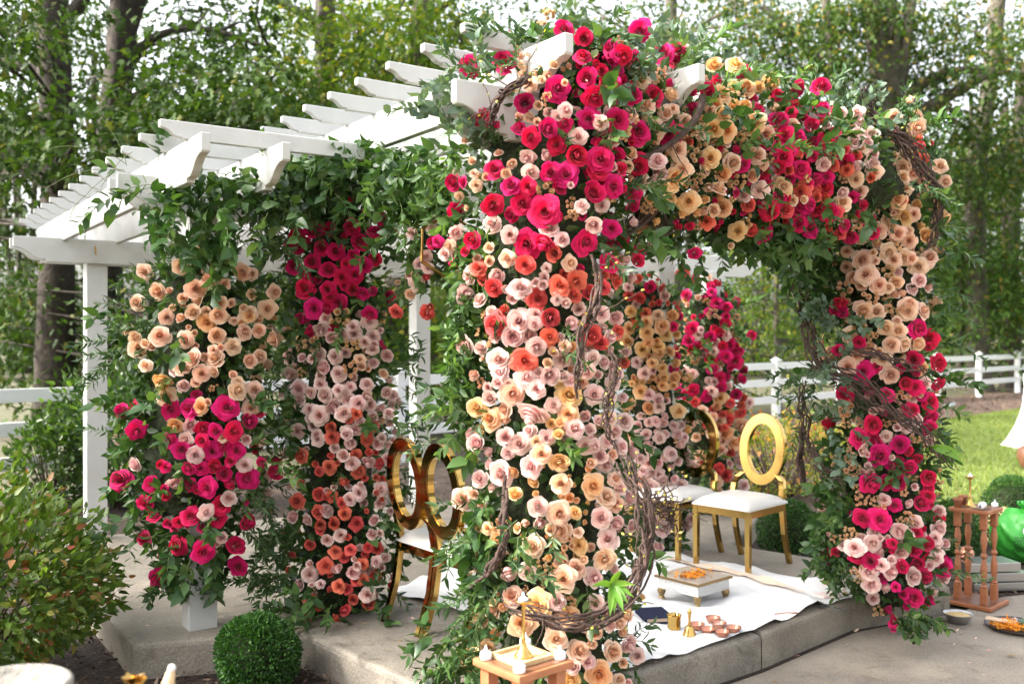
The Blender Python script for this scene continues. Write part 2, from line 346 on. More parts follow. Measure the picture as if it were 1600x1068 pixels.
for k in range(13):
    l = -.62+.353*k
    board('slat', P(-.36, l, 2.522), UR, .98 if l < .9 else 3.5, .078, .034, True, l > .9)
for r, l in ((.955, -1.72), (3.43, -1.66), (.71, -.15), (3.17, -.06)): post(r, l, 2.62)
for l in (-1.72-.0905, -1.72+.0905, -.15-.0905, -.15+.0905):
    board('beam', P(.42, l, 2.425), UR, 2.92, .205, .038)
for k in range(7):
    e = -2.08 if k in (0, 2) else -1.84
    board('joist', P(.77+.355*k, e, 2.618), UL, .87-e, .181, .042)
for k in range(9):
    board('slat', P(.5, -1.745+.318*k, 2.797), UR, 2.6 if k else 1.25, .08, .036)
# small brass hook and cap on the low rear beam
hk = P(-.02, 2.55-.111, 2.26); tb_h = bmesh.new(); box(tb_h, (0, 0, .02), (.012, .004, .05), 0, .001); box(tb_h, (0, -.012, -.012), (.01, .022, .01), 0, .002)
o = obj('hook', tb_h, BRASS, perg); o.location = hk; o.rotation_euler = (0, 0, YAW)
tb_h = bmesh.new(); box(tb_h, (0, 0, 0), (.022, .01, .026), 0, .003); o = obj('hook_cap', tb_h, WHITE, perg); o.location = hk+Vector((0, 0, -.055)); o.rotation_euler = (0, 0, YAW)
# rear right wing post and short beam carried back from the canopy
bm = bmesh.new(); box(bm, (0, 0, 1.2), (.14, .14, 2.0), 0, .004); o = obj('post', bm, WHITE, perg); o.location = (1.70, 8.05, 0); o.rotation_euler = (0, 0, YAW)
board('beam', Vector((1.70, 8.05, 2.165))-UR*1.6, UR, 2.2, .172, .036)

# ------------------------------------------------------------------ three-rail fence
fence = thing('rail_fence', 'white three-rail fence running along the edge of the wood', 'fence', (5.27, 18.9, 0))
FT = [-1.52, -1.30, -1.10, -.89, -.67, -.44, -.22, 0, .185, .37, .552, .747, .958, 1.17, 1.39]
FD = Vector((10.1, 9.5, 0)); fyaw = math.atan2(9.5, 10.1); FP = [Vector((5.27, 18.9, 0))+FD*t for t in FT]
bm = bmesh.new(); box(bm, (0, 0, .58), (.13, .13, 1.18), 0, .006); box(bm, (0, 0, 1.185), (.165, .165, .035), 0, .008)
bmesh.ops.create_cone(bm, cap_ends=True, segments=4, radius1=.10, radius2=.0, depth=.05, matrix=Matrix.Translation((0, 0, 1.225)) @ Matrix.Rotation(R(45), 4, 'Z'))
fpm = bpy.data.meshes.new('fence_post'); bm.to_mesh(fpm); bm.free(); fpm.materials.append(FENCEW)
for p in FP:
    o = obj('fence_post', fpm, None, fence); o.location = p; o.rotation_euler = (0, 0, fyaw)
for a, b in zip(FP, FP[1:]):
    L = (b-a).length
    for z in (.40, .74, 1.07):
        o = boxm('rail', (0, 0, 0), (L-.131, .042, .135), FENCEW, fence, 0, .006); o.location = (a+b)/2+Vector((0, 0, z)); o.rotation_euler = (0, 0, fyaw)
# every rose seen in the arrangement: bed -> (origin x, origin y, scale, {colour: "x y size ..."})
BEDS = [
 ('C1',150,370,.533,{'e':"89 12 12 71 24 12 40 29 11 51 46 13 61 45 7 72 51 9 83 43 15 94 36 14 107 39 8 103 35 6 122 30 12 130 31 9 34 55 13 104 55 11 130 48 9 149 46 11 143 60 12 81 63 13 92 62 9 102 65 14 108 67 7 115 70 6 127 64 13 123 59 8 59 67 11 53 82 14 74 86 13 77 75 5 82 80 6 101 82 14 114 91 12 108 86 5 104 92 7 98 94 8 124 79 12 136 78 11 147 85 11 33 84 12 35 92 13 41 89 8 80 101 14 70 102 9 99 101 13 91 100 8 128 103 12 137 100 10 41 107 10",'o':"92 71 15 128 66 9"}),
 ('C1',150,570,.533,{'e':"72 2 11 88 7 13 98 6 9 83 14 9 118 21 13 132 21 12 114 8 7 118 15 9 59 27 14 93 31 7 129 36 12 105 60 8",'o':"55 14 15 87 35 11 66 51 12",
  'h':"62 37 15 77 36 14 109 35 15 106 42 8 22 39 13 34 55 13 127 47 14 115 55 13 100 55 11 89 53 11 60 63 12 72 70 13 97 72 13 117 71 13 105 68 9 77 86 12 87 86 11 99 84 13 107 91 13 126 95 14 112 99 11 78 99 11 92 102 13 149 90 12 20 95 14 46 99 10 54 83 9 58 85 8 88 63 11 112 80 10 138 81 8 137 39 8 85 104 9 57 103 8",
  'p':"79 50 13 74 62 11 73 17 10 83 75 13 32 83 11 124 83 12 67 98 14 125 62 9 139 64 9"}),
 ('C1',150,770,.533,{'h':"40 8 12 59 2 9 104 10 12 79 19 14 101 21 14 60 25 8 69 24 8 127 24 13 88 29 7 40 38 13 67 44 15 90 49 15 117 43 13 119 61 13 52 71 14 125 8 5",'p':"111 4 11 92 16 11 105 37 9"}),
 ('C2',420,300,.533,{'h':"22 16 12 36 32 12 23 36 12 23 45 12 44 47 12 56 50 12 50 30 10 70 30 13 76 41 12 88 33 9 95 23 9 69 6 5 21 62 12 36 58 12 50 64 13 70 53 9 79 61 11 89 56 11 61 71 11 72 69 12 30 80 13 70 81 12 78 84 9 49 81 11 51 86 12 58 92 12 38 97 14 48 97 11 29 105 11 87 83 8 85 102 11 63 78 8 64 60 7"}),
 ('GB',420,300,.533,{'h':"137 42 11",'p':"134 24 11 136 31 9 119 34 9 156 33 11 131 54 10 126 60 10 133 63 9 124 76 11 117 69 8",'c':"131 70 8 150 47 9 106 100 9 132 101 10 134 95 8",'e':"118 85 9 147 51 9 107 75 5"}),
 ('C2',420,480,.533,{'s':"60 8 15 21 14 12 36 30 14 70 31 13 68 51 12 27 54 7",
  'p':"47 9 9 44 19 12 52 25 11 61 23 11 71 22 12 70 16 9 84 12 11 87 24 11 80 29 9 88 31 8 41 39 11 55 41 11 64 38 9 36 43 7 28 42 8 45 50 12 43 57 7 43 64 9 58 55 12 18 56 11 13 69 10 25 68 13 25 77 10 46 73 12 61 71 12 58 69 9 68 66 8 66 76 10 82 64 11 82 74 10 75 80 11 54 83 12 63 88 12 85 81 10 42 90 14 34 85 9 34 92 8 87 91 9 93 84 8 99 71 9 104 73 8 103 81 8 100 88 9 76 95 9 72 102 10 65 104 10 24 103 11 40 106 8 87 46 9 99 40 10 101 96 7 93 19 6 87 35 9",
  'e':"59 34 6 76 43 8 77 49 8 96 55 8 94 94 7 83 51 6",'c':"52 100 11 73 89 9 86 98 9 67 94 7 82 105 8",'h':"93 30 5"}),
 ('C2',420,660,.667,{'c':"66 15 12 33 35 13 65 34 8 63 46 12 52 51 10 91 33 12 103 18 13 104 31 9 116 42 10 94 51 13 100 58 8 112 57 8 118 59 8 78 60 12 52 75 13 66 77 11 59 78 7 29 82 14 51 93 13 79 95 12 76 84 10 102 92 6 118 80 6 33 63 9 49 43 8 54 106 12 68 105 14 92 105 12 72 42 7 112 73 7",
  'p':"51 17 13 81 12 12 91 7 12 85 21 13 68 26 10 96 2 8 114 21 14 118 16 8 131 18 10 124 37 11 78 34 13 87 43 13 104 41 13 61 71 8 68 67 7 94 73 13 96 65 8 84 80 12 117 70 13 116 84 11 61 91 13 26 98 13 110 102 12 27 58 7 22 66 7 129 68 7 127 92 8"}),
 ('C2',420,810,.667,{'c':"53 9 13 16 18 11 43 27 12 82 19 8 70 34 11 85 32 10 79 40 11 104 30 10 113 31 11 98 47 10 60 49 13 56 55 8 64 58 7 24 38 7 21 53 8 110 59 12 91 64 10 99 64 10 73 70 12 130 61 9 127 70 9 43 85 12 88 84 12 104 89 14 79 95 13 39 102 10",
  'p':"108 16 11 116 15 8 123 14 8 61 22 13 75 17 13 112 45 11 122 41 10 118 51 7 71 52 11 88 56 14 92 49 9 43 58 14 31 69 11 43 47 8 45 69 8 54 68 8 103 79 14 89 42 6"}),
 ('C3',680,20,.533,{'h':"107 13 15 124 21 17 28 46 16 57 40 17 39 86 15 75 75 18 102 63 18 126 54 18 133 71 18 149 60 15 128 88 16 152 89 15 157 36 14 152 35 9 94 97 18 108 93 13 79 104 14 144 70 8",
  'e':"79 59 11 88 56 7 99 43 9 108 58 6 86 77 9 79 87 9 85 91 7",'p':"109 81 11 103 87 11 137 92 13 119 103 13",'s':"93 72 10"}),
 ('C3',680,220,.533,{'h':"15 34 15 23 34 9 49 24 13 101 3 14 118 12 19 138 15 17 136 25 13 96 26 16 109 28 16 63 37 15 77 38 13 132 43 19 149 38 15 48 54 17 73 52 17 91 59 20 31 82 16 25 92 9 76 86 18 91 85 15 126 84 18 147 73 14 145 101 13 102 63 9 2 84 8 139 4 14 122 62 8",
  'p':"80 26 14 47 69 14 17 76 11 62 78 14 95 72 15 106 82 12 132 70 15 122 54 11 139 54 11 113 37 6 148 22 8 8 94 10",'e':"64 19 9 59 27 9 31 17 7 34 37 9 42 30 7 32 27 6 45 89 10 60 98 12 12 88 9 45 100 9",'s':"113 62 12 92 41 14",'c':"99 94 15"}),
 ('C3',700,400,.533,{'c':"25 10 12 64 7 16 38 27 15 75 35 15 93 24 15 107 21 14 105 32 13 118 31 13 129 26 13 141 21 11 85 51 18 39 57 17 85 67 14 120 66 16 127 72 12 142 63 11 64 87 17 147 89 10",
  'p':"41 16 14 60 26 15 15 32 16 49 27 9 54 35 10 80 18 9 73 22 8 79 24 9 91 36 9 98 39 9 109 44 12 102 56 13 59 54 18 54 67 18 73 48 12 72 57 11 40 67 10 13 75 15 42 86 17 43 97 14 74 76 15 95 87 15 128 48 12 140 51 13 135 68 11 121 85 11 130 88 11 115 96 15 85 99 16 65 101 15 75 97 9 96 100 9 140 98 11 125 99 8 82 10 8 143 10 9 136 91 8 103 104 11 94 67 7",
  'h':"158 4 12 110 10 7",'e':"102 6 11 97 75 9 88 80 9 83 89 9 22 98 9 21 102 6",'o':"103 76 10"}),
 ('C3',700,590,.533,{'p':"35 17 14 73 9 15 70 30 22 88 23 13 122 14 16 106 42 14 118 43 10 20 47 13 24 55 15 48 49 15 59 55 17 50 63 11 82 50 13 69 74 16 26 84 14 44 80 18 115 57 14 127 65 13 132 72 13 122 57 10 135 34 13 139 45 13 147 36 13 133 53 11 145 57 11 138 4 12 135 16 10 126 36 10 41 4 10 50 4 8 143 92 11 152 100 12 145 63 9",
  'e':"54 13 18 78 63 17 94 88 17 119 71 9 137 64 9 12 101 16 22 97 9 74 53 10 132 99 15 140 84 11 112 4 10",
  'o':"101 14 22 24 25 16 35 34 15 100 30 12 86 38 9 93 37 8 92 47 10 97 42 8 93 70 16 56 97 12 121 90 15 118 75 8 73 96 6 101 100 9 107 102 6"}),
 ('C3',700,780,.533,{'p':"75 6 16 128 15 16 133 33 16 122 65 14 91 85 14 123 87 14 138 58 9 141 20 11 50 61 14 67 60 14",
  'e':"93 12 18 93 26 17 85 25 10 131 50 18 107 57 14 96 66 19 53 80 16 71 39 16 28 100 15 21 65 10 26 59 9 148 96 13 143 103 10 113 50 8 108 27 8 140 4 12",
  'o':"109 38 14 106 11 11 26 23 9 33 24 8 41 33 9 46 26 9 39 26 6 87 38 7 84 48 7 74 88 20 101 97 17 61 103 17 46 89 8 37 86 5",'s':"97 38 14 79 54 10 86 57 8"}),
 ('C3',700,868,.533,{'o':"17 84 18 126 99 19 103 104 14 72 94 12 53 97 9",'e':"90 69 16 110 79 17 138 80 15 122 64 14 120 73 9 33 94 9 146 89 9 143 103 10",'p':"104 92 15 117 88 12 151 74 13 158 83 12 87 102 10 150 106 8"}),
 ('AR',960,20,.533,{'h':"21 15 17 9 36 16 24 42 16 15 69 16 33 69 17 40 33 17 52 31 14 50 40 10 78 66 16 109 50 13 20 99 16 46 101 16 119 82 12 136 68 10 138 90 15 152 64 14 142 101 13 153 104 13 147 83 9",
  'p':"14 85 13 60 31 9",'e':"23 56 11 27 77 12 47 69 13 43 84 12 49 80 8 34 96 14 59 91 13 66 98 9 127 101 12 149 94 11",'o':"83 44 14 101 43 14 90 67 13 110 62 14 120 62 10 131 59 15 91 84 13 83 97 15 94 98 13 74 89 9 116 92 17",'s':"104 105 9"}),
 ('AR',960,200,.533,{'h':"20 32 17 2 48 14 3 95 17 20 104 10 108 30 10 152 10 13 125 12 12 134 15 11 145 18 12 141 24 13 137 33 13 155 34 14 125 37 11 127 46 10 138 58 13 130 69 15 154 65 14 125 88 14 156 80 14 90 52 8 67 105 9 86 82 5",
  'c':"112 64 12 144 69 11 155 53 12 145 35 10 115 85 10 153 20 8 62 11 8",'e':"53 18 13 56 35 14 99 29 14 87 50 12 119 23 13 83 69 11 115 40 11 124 30 8 97 98 6 149 61 8 12 32 8 7 30 7",
  'p':"36 27 14 22 45 14 121 52 13 22 98 8 30 97 7",'o':"51 42 16 80 25 14 90 38 15 62 61 13 90 66 15 103 86 13 142 50 13",'s':"64 22 13 111 14 12 71 42 9 104 44 12 66 45 9 128 25 9"}),
 ('AR',1220,100,.533,{'h':"34 18 13 34 37 13 26 51 12 38 63 14 44 57 9 17 87 14 38 94 12 53 82 13 27 77 8 30 96 11 22 99 9",'c':"14 73 9 38 75 11 53 71 10 44 84 10 55 88 10 18 105 12 63 77 8 75 95 8",
  'p':"61 64 12 75 58 11 64 40 9 51 40 8 64 57 10 64 86 11 77 83 12 77 75 9 36 84 11",'e':"11 51 10 66 70 11 78 90 12 63 96 12",'s':"22 94 9"}),
 ('C4',1220,100,.533,{'c':"116 68 8 120 79 8",'e':"137 98 10 94 44 11 113 44 11 114 53 12 133 85 11 103 75 9 102 86 13 110 91 10 102 94 11 104 103 9 93 82 6 95 77 6"}),
 ('AR',1220,280,.533,{'h':"38 7 14 18 22 14 40 28 14 15 37 12 24 41 12 25 21 9 3 16 9",'c':"4 26 11 30 15 9 37 16 9 47 28 9",'p':"51 11 11",'e':"10 17 8 3 6 11 52 19 12 19 17 7"}),
 ('C4',1220,280,.533,{'c':"71 15 11 59 14 7 102 18 9",'p':"63 8 11 74 7 10 68 23 12 116 84 11",'e':"80 20 11 94 6 11 104 8 9 68 33 12 72 29 9 81 42 13 67 46 12 66 49 8 111 29 10 98 45 12 106 44 11 107 51 11 89 33 10 88 41 6 90 61 12 94 67 11 103 66 12 109 66 9 124 65 12 115 73 13 68 67 14 77 61 7 79 68 6 71 79 15 82 88 13 96 86 12 90 90 8 41 68 9 37 87 8 55 60 9 107 104 13 66 106 9 80 27 5 94 28 5",
  'o':"97 17 12 103 31 14 121 47 13",'s':"92 38 9 87 77 14 92 53 8 54 90 14 75 98 12 53 100 6 98 56 8 88 20 9",'h':"50 103 10"}),
 ('C4',1220,460,.533,{'h':"115 28 13 124 37 12 123 44 8 111 54 14 132 57 12 48 47 11 69 64 13 80 60 9 53 84 13 88 83 11 74 79 9 104 74 12 112 77 12 125 89 12 100 62 8 112 65 9 110 96 10 65 40 9 104 93 7 118 84 8 86 98 6",
  'e':"69 14 15 80 14 12 106 14 14 119 13 11 102 12 10 88 28 12 98 30 13 57 34 11 92 42 13 103 41 11 114 41 13 85 53 12 86 57 8 92 67 14 56 60 13 64 50 11 82 47 7 97 22 7 116 83 6",'o':"118 61 10",'p':"120 74 10 77 97 8 83 95 7",'s':"89 13 9 94 15 8 65 26 10 73 34 9 79 34 5 42 51 12 54 96 13 101 86 12 103 47 5"}),
 ('C4',1260,620,.615,{'h':"65 27 16 51 39 16 90 46 16 97 52 11 71 57 18 63 83 17 77 82 13 89 82 14 119 30 12 118 77 15 110 102 15 100 68 11 118 88 9 117 95 11 85 104 12 81 66 8 92 41 9",
  'p':"107 22 10 119 42 9 77 38 10 75 99 10 54 52 10 58 55 7 59 66 7 54 72 8 62 72 7 98 102 10 104 86 7 96 29 10 87 29 8 82 58 6 56 48 6",'s':"38 6 9 38 26 8 48 23 9 45 62 8 44 70 14 50 69 8 50 94 7 52 100 11 61 99 9 68 98 7 128 84 9 126 93 5 122 98 6 94 90 9 105 40 9"}),
 ('C4',1260,780,.615,{'h':"54 18 14 71 19 18 62 59 18 117 42 14 105 48 14 107 62 14 115 74 13 132 65 14 92 65 12 128 18 13 106 32 11 86 84 9 93 91 10 104 94 16 83 42 9 49 55 12 118 4 9 30 8 5 82 48 7",
  'p':"105 23 13 90 31 14 98 35 11 64 42 14 46 46 15 91 51 15 82 69 14 104 74 15 60 70 15 63 82 16 72 63 11 128 11 11 128 28 13 124 37 11 127 42 9 134 42 10 126 50 10 125 57 11 119 63 9 132 76 11 71 37 6 78 37 7 82 58 9 96 43 9 106 40 9",'s':"66 10 10 73 7 7 41 30 9 47 33 7 35 37 7 42 38 8 97 18 12 90 20 7 50 77 7 47 69 8 52 72 7 54 64 6"}),
 ('C5',950,420,.667,{'c':"30 11 11 22 28 10 33 31 12 46 37 8 53 35 7 39 46 9 29 57 8 62 36 6 79 4 11 92 10 9 55 21 6 58 18 5",'p':"21 19 10 29 37 9 60 28 11 18 86 11 30 97 11 40 104 9",'h':"44 19 10 74 50 9 68 60 9 71 91 9 69 104 8",
  'o':"24 44 11 22 62 12 40 55 11 41 66 11 67 48 12 57 59 13 61 68 11 72 68 9 20 75 13 36 84 14 42 77 10 52 80 12 54 87 11 64 86 10 43 91 7 46 98 10 70 98 10 57 103 9 51 75 7",'e':"52 48 11 57 92 9"}),
 ('C6',950,420,.667,{'h':"81 27 11 108 24 9 113 35 11 118 36 9 124 39 9 104 44 7 97 49 6 123 50 10 123 57 11 150 69 9 88 62 12 85 75 13 107 71 11 116 67 10 95 80 10 105 81 8 86 84 9 127 79 12 133 80 9 137 85 9 108 94 11 123 91 11 133 96 11 107 104 9 120 80 9 128 103 7",'s':"110 48 13 133 51 9 128 62 11 134 70 9 76 86 11 88 93 13 117 100 9",'p':"94 68 11 123 69 9 110 86 9 97 63 7",'e':"94 30 6 83 37 6",'o':"80 32 6"}),
 ('C5',950,560,.667,{'p':"38 15 12 47 12 9 42 37 12 53 43 11 53 50 11 43 66 9 50 65 10 58 67 10 59 60 8 69 70 9 73 79 10 80 82 8 76 89 11 28 90 12 54 83 11 40 79 11 51 76 10 42 90 11 60 78 9 26 78 11 31 70 10 45 96 10 66 99 11 60 103 9 33 104 11",'o':"27 20 7 30 24 7 36 24 7 25 26 7 46 19 8 52 22 7 58 20 12 57 28 11 70 20 12 68 28 8 34 34 14 21 46 14 43 51 12 74 55 12",'e':"23 80 9"}),
 ('C6',950,560,.667,{'h':"78 20 11 75 34 11 81 38 10 88 33 11 109 10 11 139 22 11 117 20 9 118 30 12 104 39 11 134 37 11",'c':"79 47 9 91 46 11 103 68 10 127 46 10 141 41 9 139 49 9 139 57 10 110 53 11 125 64 13 119 58 9 115 72 10 137 87 9 128 98 9 100 107 8 80 72 8 122 71 8",
  'e':"98 55 11 95 62 12 85 67 13 109 61 11 116 65 12 110 78 12 140 70 13 117 96 11 120 86 9 138 95 8",'p':"88 16 10 80 12 8 114 10 9 108 34 11 125 29 10 111 24 8 105 23 7 147 46 10 144 71 9 138 105 9",'o':"117 41 11 123 79 15 132 88 13 97 101 11 114 50 9"}),
 ('C5',1000,660,.4108,{'p':"6 26 9 12 26 6 2 31 6 12 33 7 22 36 6 15 37 7 7 41 8 19 42 7 26 40 8 11 44 6 8 32 6 20 20 8 15 60 6 10 65 9 15 68 9 8 56 5 12 79 7 33 62 6",'e':"1 37 9"}),
 ('C6',1000,660,.4108,{'e':"38 21 7 39 29 6 49 38 8 50 45 7 52 17 7",'c':"42 25 6 51 30 7 55 34 8 58 19 6",'p':"34 27 6 60 37 5 65 25 7 67 40 6"}),
]
# ------------------------------------------------------------------ leaves
# template: vertices (along, across, up) for a leaf of length 1, and faces
LEAF = (np.array([(0, 0, 0), (.22, .5, .06), (.22, 0, 0), (.22, -.5, .06), (.6, .42, .07), (.6, 0, .01), (.6, -.42, .07), (1, 0, -.10)]),
        [(0, 2, 1), (0, 3, 2), (1, 2, 5, 4), (2, 3, 6, 5), (4, 5, 7), (5, 6, 7)])
LEAF4 = (np.array([(0, 0, 0), (.45, .5, .08), (1, 0, -.05), (.45, -.5, .08)]), [(0, 2, 1), (0, 3, 2)])
OAK = (np.array([(0, 0, 0), (.25, .40, .04), (.38, .16, 0), (.58, .5, .05), (.68, .15, 0), (1, 0, -.1), (.68, -.15, 0), (.58, -.5, .05), (.38, -.16, 0), (.25, -.40, .04)]),
       [(0, 8, 2), (0, 2, 1), (0, 9, 8), (2, 8, 6, 4), (2, 4, 3), (6, 8, 7), (4, 6, 5)])
def leaf_mesh(name, pos, direc, length, width, m, tpl=LEAF, up=None):
    n = len(pos); V, Fc = tpl; k = len(V)
    d = direc/(np.linalg.norm(direc, axis=1)[:, None]+1e-9)
    u = rng.normal(size=(n, 3)) if up is None else up+rng.normal(0, .45, (n, 3))
    a = np.cross(d, u); a /= np.linalg.norm(a, axis=1)[:, None]+1e-9; c = np.cross(a, d)
    length = np.broadcast_to(length, (n,)); width = np.broadcast_to(width, (n,))
    co = pos[:, None]+V[None, :, 0, None]*(d*length[:, None])[:, None]+V[None, :, 1, None]*(a*width[:, None])[:, None]+V[None, :, 2, None]*(c*length[:, None])[:, None]
    ff = np.concatenate([np.array(f) for f in Fc]); sz = np.array([len(f) for f in Fc])
    return npmesh(name, co, (ff[None]+(np.arange(n)*k)[:, None]).ravel(), np.tile(sz, n), m)
G_DARK = leafmat('dark_green_leaves', [(0, (.018, .042, .012)), (.5, (.038, .085, .022)), (.85, (.06, .12, .03)), (1, (.12, .18, .055))], .38, .25)
G_RUSC = leafmat('ruscus_leaves', [(0, (.025, .06, .022)), (.6, (.05, .11, .038)), (1, (.10, .17, .06))], .36, .25)
G_SMIL = leafmat('smilax_leaves', [(0, (.03, .075, .022)), (.55, (.055, .12, .035)), (.9, (.10, .18, .055)), (1, (.16, .25, .09))], .3, .3)
G_SMILO = leafmat('smilax_leaf', [(0, (.03, .075, .022)), (.55, (.055, .12, .035)), (.9, (.10, .18, .055)), (1, (.16, .25, .09))], .3, .3, per='object')
G_LITE = leafmat('light_green_leaves', [(0, (.05, .11, .028)), (.6, (.085, .165, .045)), (1, (.15, .24, .08))], .42, .35)
G_EUC = leafmat('grey_green_leaves', [(0, (.07, .12, .085)), (1, (.15, .22, .15))], .5, .2)
BUDY = leafmat('yellow_buds', [(0, (.45, .42, .05)), (1, (.7, .6, .12))], .6, .2)

def fib_dirs(n):
    d = rng.normal(size=(n, 3)); return d/np.linalg.norm(d, axis=1)[:, None]
def sprig_points(p0, d0, L, droop, spacing, wob=.25):
    """leaf positions and directions along an arching stem"""
    n = max(3, int(L/spacing)); p = np.array(p0, float); d = np.array(d0, float); d /= np.linalg.norm(d)+1e-9
    P_, D_, S_ = [], [], [p.copy()]; ph = rng.uniform(0, 6.28)
    for i in range(n):
        d = d+np.array([rng.normal(0, wob*.3), rng.normal(0, wob*.3), -droop/n+rng.normal(0, wob*.2)]); d /= np.linalg.norm(d)
        p = p+d*spacing; S_.append(p.copy())
        s = np.cross(d, [.1, .2, 1]); s /= np.linalg.norm(s)+1e-9; t = np.cross(s, d); ph += 2.4
        side = s*math.cos(ph)+t*math.sin(ph)
        for sg in (1, -1):
            P_.append(p); D_.append(d*.75+side*sg*.8+rng.normal(0, .18, 3))
    return P_, D_, S_

# ------------------------------------------------------------------ roses
def rose_mesh(name, seed, m, openness=1.0, bud=False):
    r = random.Random(seed); V = []; Fq = []; A = []
    rings = [(1, .05, .25, .63, .0), (2, .085, .24, .64, -.01), (3, .135, .22, .605, .01), (3, .195, .17, .545, .03), (4, .265, .09, .455, .06), (4, .335, .01, .36, .07), (5, .40, -.08, .21, .115)]
    if bud: rings = [(1, .05, .3, .66, 0), (2, .11, .24, .65, -.01), (3, .19, .12, .60, .0), (3, .27, -.02, .52, .04), (4, .34, -.14, .42, .09)]
    nu, nv = 7, 6; nr = len(rings)
    for ri, (np_, rad, z0, z1, curl) in enumerate(rings):
        off = r.uniform(0, 6.28)
        for k in range(np_):
            a0 = off+2*math.pi*k/np_+r.uniform(-.18, .18); half = math.pi/np_*(1.45 if ri < 2 else 1.28)
            rr = rad*r.uniform(.94, 1.07); zz1 = z1+r.uniform(-.04, .04); cu = curl*openness*r.uniform(.7, 1.35); spiral = r.uniform(.07, .16)*(1.6 if ri < 3 else 1)
            tipk = r.uniform(.1, .8) if ri > 2 else .05; base = len(V); dip = r.uniform(.02, .06)
            for j in range(nv):
                v = 1-(1-j/(nv-1))**1.5
                for i in range(nu):
                    u = -1+2*i/(nu-1); ang = a0+u*half*(.55+.45*min(1, v*1.6))
                    q = rr*(.30+.70*v**.55)*(1+spiral*u)*(1-.75*v**3 if ri == 0 else 1)
                    z = z0*.4+(zz1-z0*.4)*v-dip*u*u*v
                    if v > .72:
                        e = (v-.72)/.28; edge = 1-.35*abs(u)
                        q += cu*e*edge*(1+tipk*(1-abs(u))); z -= cu*.55*e*e*edge
                    q += .012*math.sin(3*u+ri+k)*v
                    V.append((q*math.cos(ang), q*math.sin(ang), z)); A.append(min(1, .28*ri/(nr-1)+.72*max(0, (v-.5)/.5)**1.2)*(.25 if ri == 0 else 1))
            for j in range(nv-1):
                for i in range(nu-1):
                    a = base+j*nu+i; Fq.append((a, a+1, a+nu+1, a+nu))
    # sepals / green underside
    V = np.array(V); V[:, 2] -= .25
    me = npmesh(name, V, np.array(Fq).ravel(), np.full(len(Fq), 4), m, smooth=True)
    at_ = me.attributes.new('depth', 'FLOAT', 'POINT'); at_.data.foreach_set('value', np.array(A, np.float32))
    return me
RM = {
 'h': rosemat('hot_pink_petals', (.78, .014, .150), (.72, .009, .108), (.46, .004, .04), .12),
 'p': rosemat('pale_pink_petals', (.93, .74, .67), (.91, .60, .55), (.87, .40, .40), .16),
 'e': rosemat('peach_petals', (.94, .71, .55), (.92, .59, .38), (.88, .44, .21), .16),
 'o': rosemat('apricot_petals', (.93, .66, .40), (.93, .54, .20), (.90, .40, .08), .16),
 'c': rosemat('coral_petals', (.84, .18, .13), (.82, .13, .09), (.60, .04, .025), .12),
 's': rosemat('cream_petals', (.90, .66, .42), (.88, .58, .32), (.7, .34, .10), .25)}
ROSES = {}
for c in RM:
    ROSES[c] = [rose_mesh('rose', 11*k+ord(c), RM[c], (1.0, 1.35, .75, 1.1)[k]) for k in range(4)]
    ROSES[c].append(rose_mesh('rose', 77+ord(c), RM[c], .8, True))
def spray_mesh(seed, m):
    r = random.Random(seed); one = rose_mesh('s', seed, m, .7, True); n0 = len(one.vertices)
    co = np.zeros(n0*3, np.float32); one.vertices.foreach_get('co', co); co = co.reshape(-1, 3)
    fl = np.zeros(len(one.loops), np.int32); one.loops.foreach_get('vertex_index', fl)
    dv = np.zeros(n0, np.float32); one.attributes['depth'].data.foreach_get('value', dv)
    V, Ff, A = [], [], []; k = 0
    spots = []
    while len(spots) < 6:
        c = (r.uniform(-.42, .42), r.uniform(-.42, .42))
        if all((c[0]-a)**2+(c[1]-b)**2 > .075 for a, b in spots): spots.append(c)
        k += 1
        if k > 400: break
    for i, (x, y) in enumerate(spots):
        M = np.array((Matrix.Rotation(r.uniform(-.5, .5)-y, 3, 'X') @ Matrix.Rotation(r.uniform(-.4, .4)+x, 3, 'Y') @ Matrix.Rotation(r.uniform(0, 6), 3, 'Z')))
        V.append(co@M.T*r.uniform(.38, .5)+np.array([x, y, r.uniform(-.08, .12)])); Ff.append(fl+i*n0); A.append(dv)
    me = npmesh('spray_rose', np.concatenate(V), np.concatenate(Ff), np.full(len(np.concatenate(Ff))//4, 4), m, smooth=True)
    a = me.attributes.new('depth', 'FLOAT', 'POINT'); a.data.foreach_set('value', np.concatenate(A)); bpy.data.meshes.remove(one)
    return me
SPRAYS = [spray_mesh(k, RM['s']) for k in (3, 8, 21)]
def place_rose(parent, p, facing, diam, c, squash=1):
    f = Vector(facing).normalized(); rot = f.to_track_quat('Z', 'Y').to_matrix().to_4x4() @ Matrix.Rotation(random.uniform(0, 6.28), 4, 'Z')
    if c == 's': o = bpy.data.objects.new('spray_rose', random.choice(SPRAYS)); s = diam*.85
    else:
        small = diam < .055
        o = bpy.data.objects.new('rose', random.choice(ROSES[c][:4] if not small and random.random() < .78 else ROSES[c][4:] if random.random() < .75 else ROSES[c][:2])); s = diam*1.0
    link(o, parent)
    o.matrix_basis = Matrix.Translation(p) @ rot @ Matrix.Diagonal((s*random.uniform(.9, 1.1), s*random.uniform(.9, 1.1), s*random.uniform(.8, 1.2), 1))
    return o

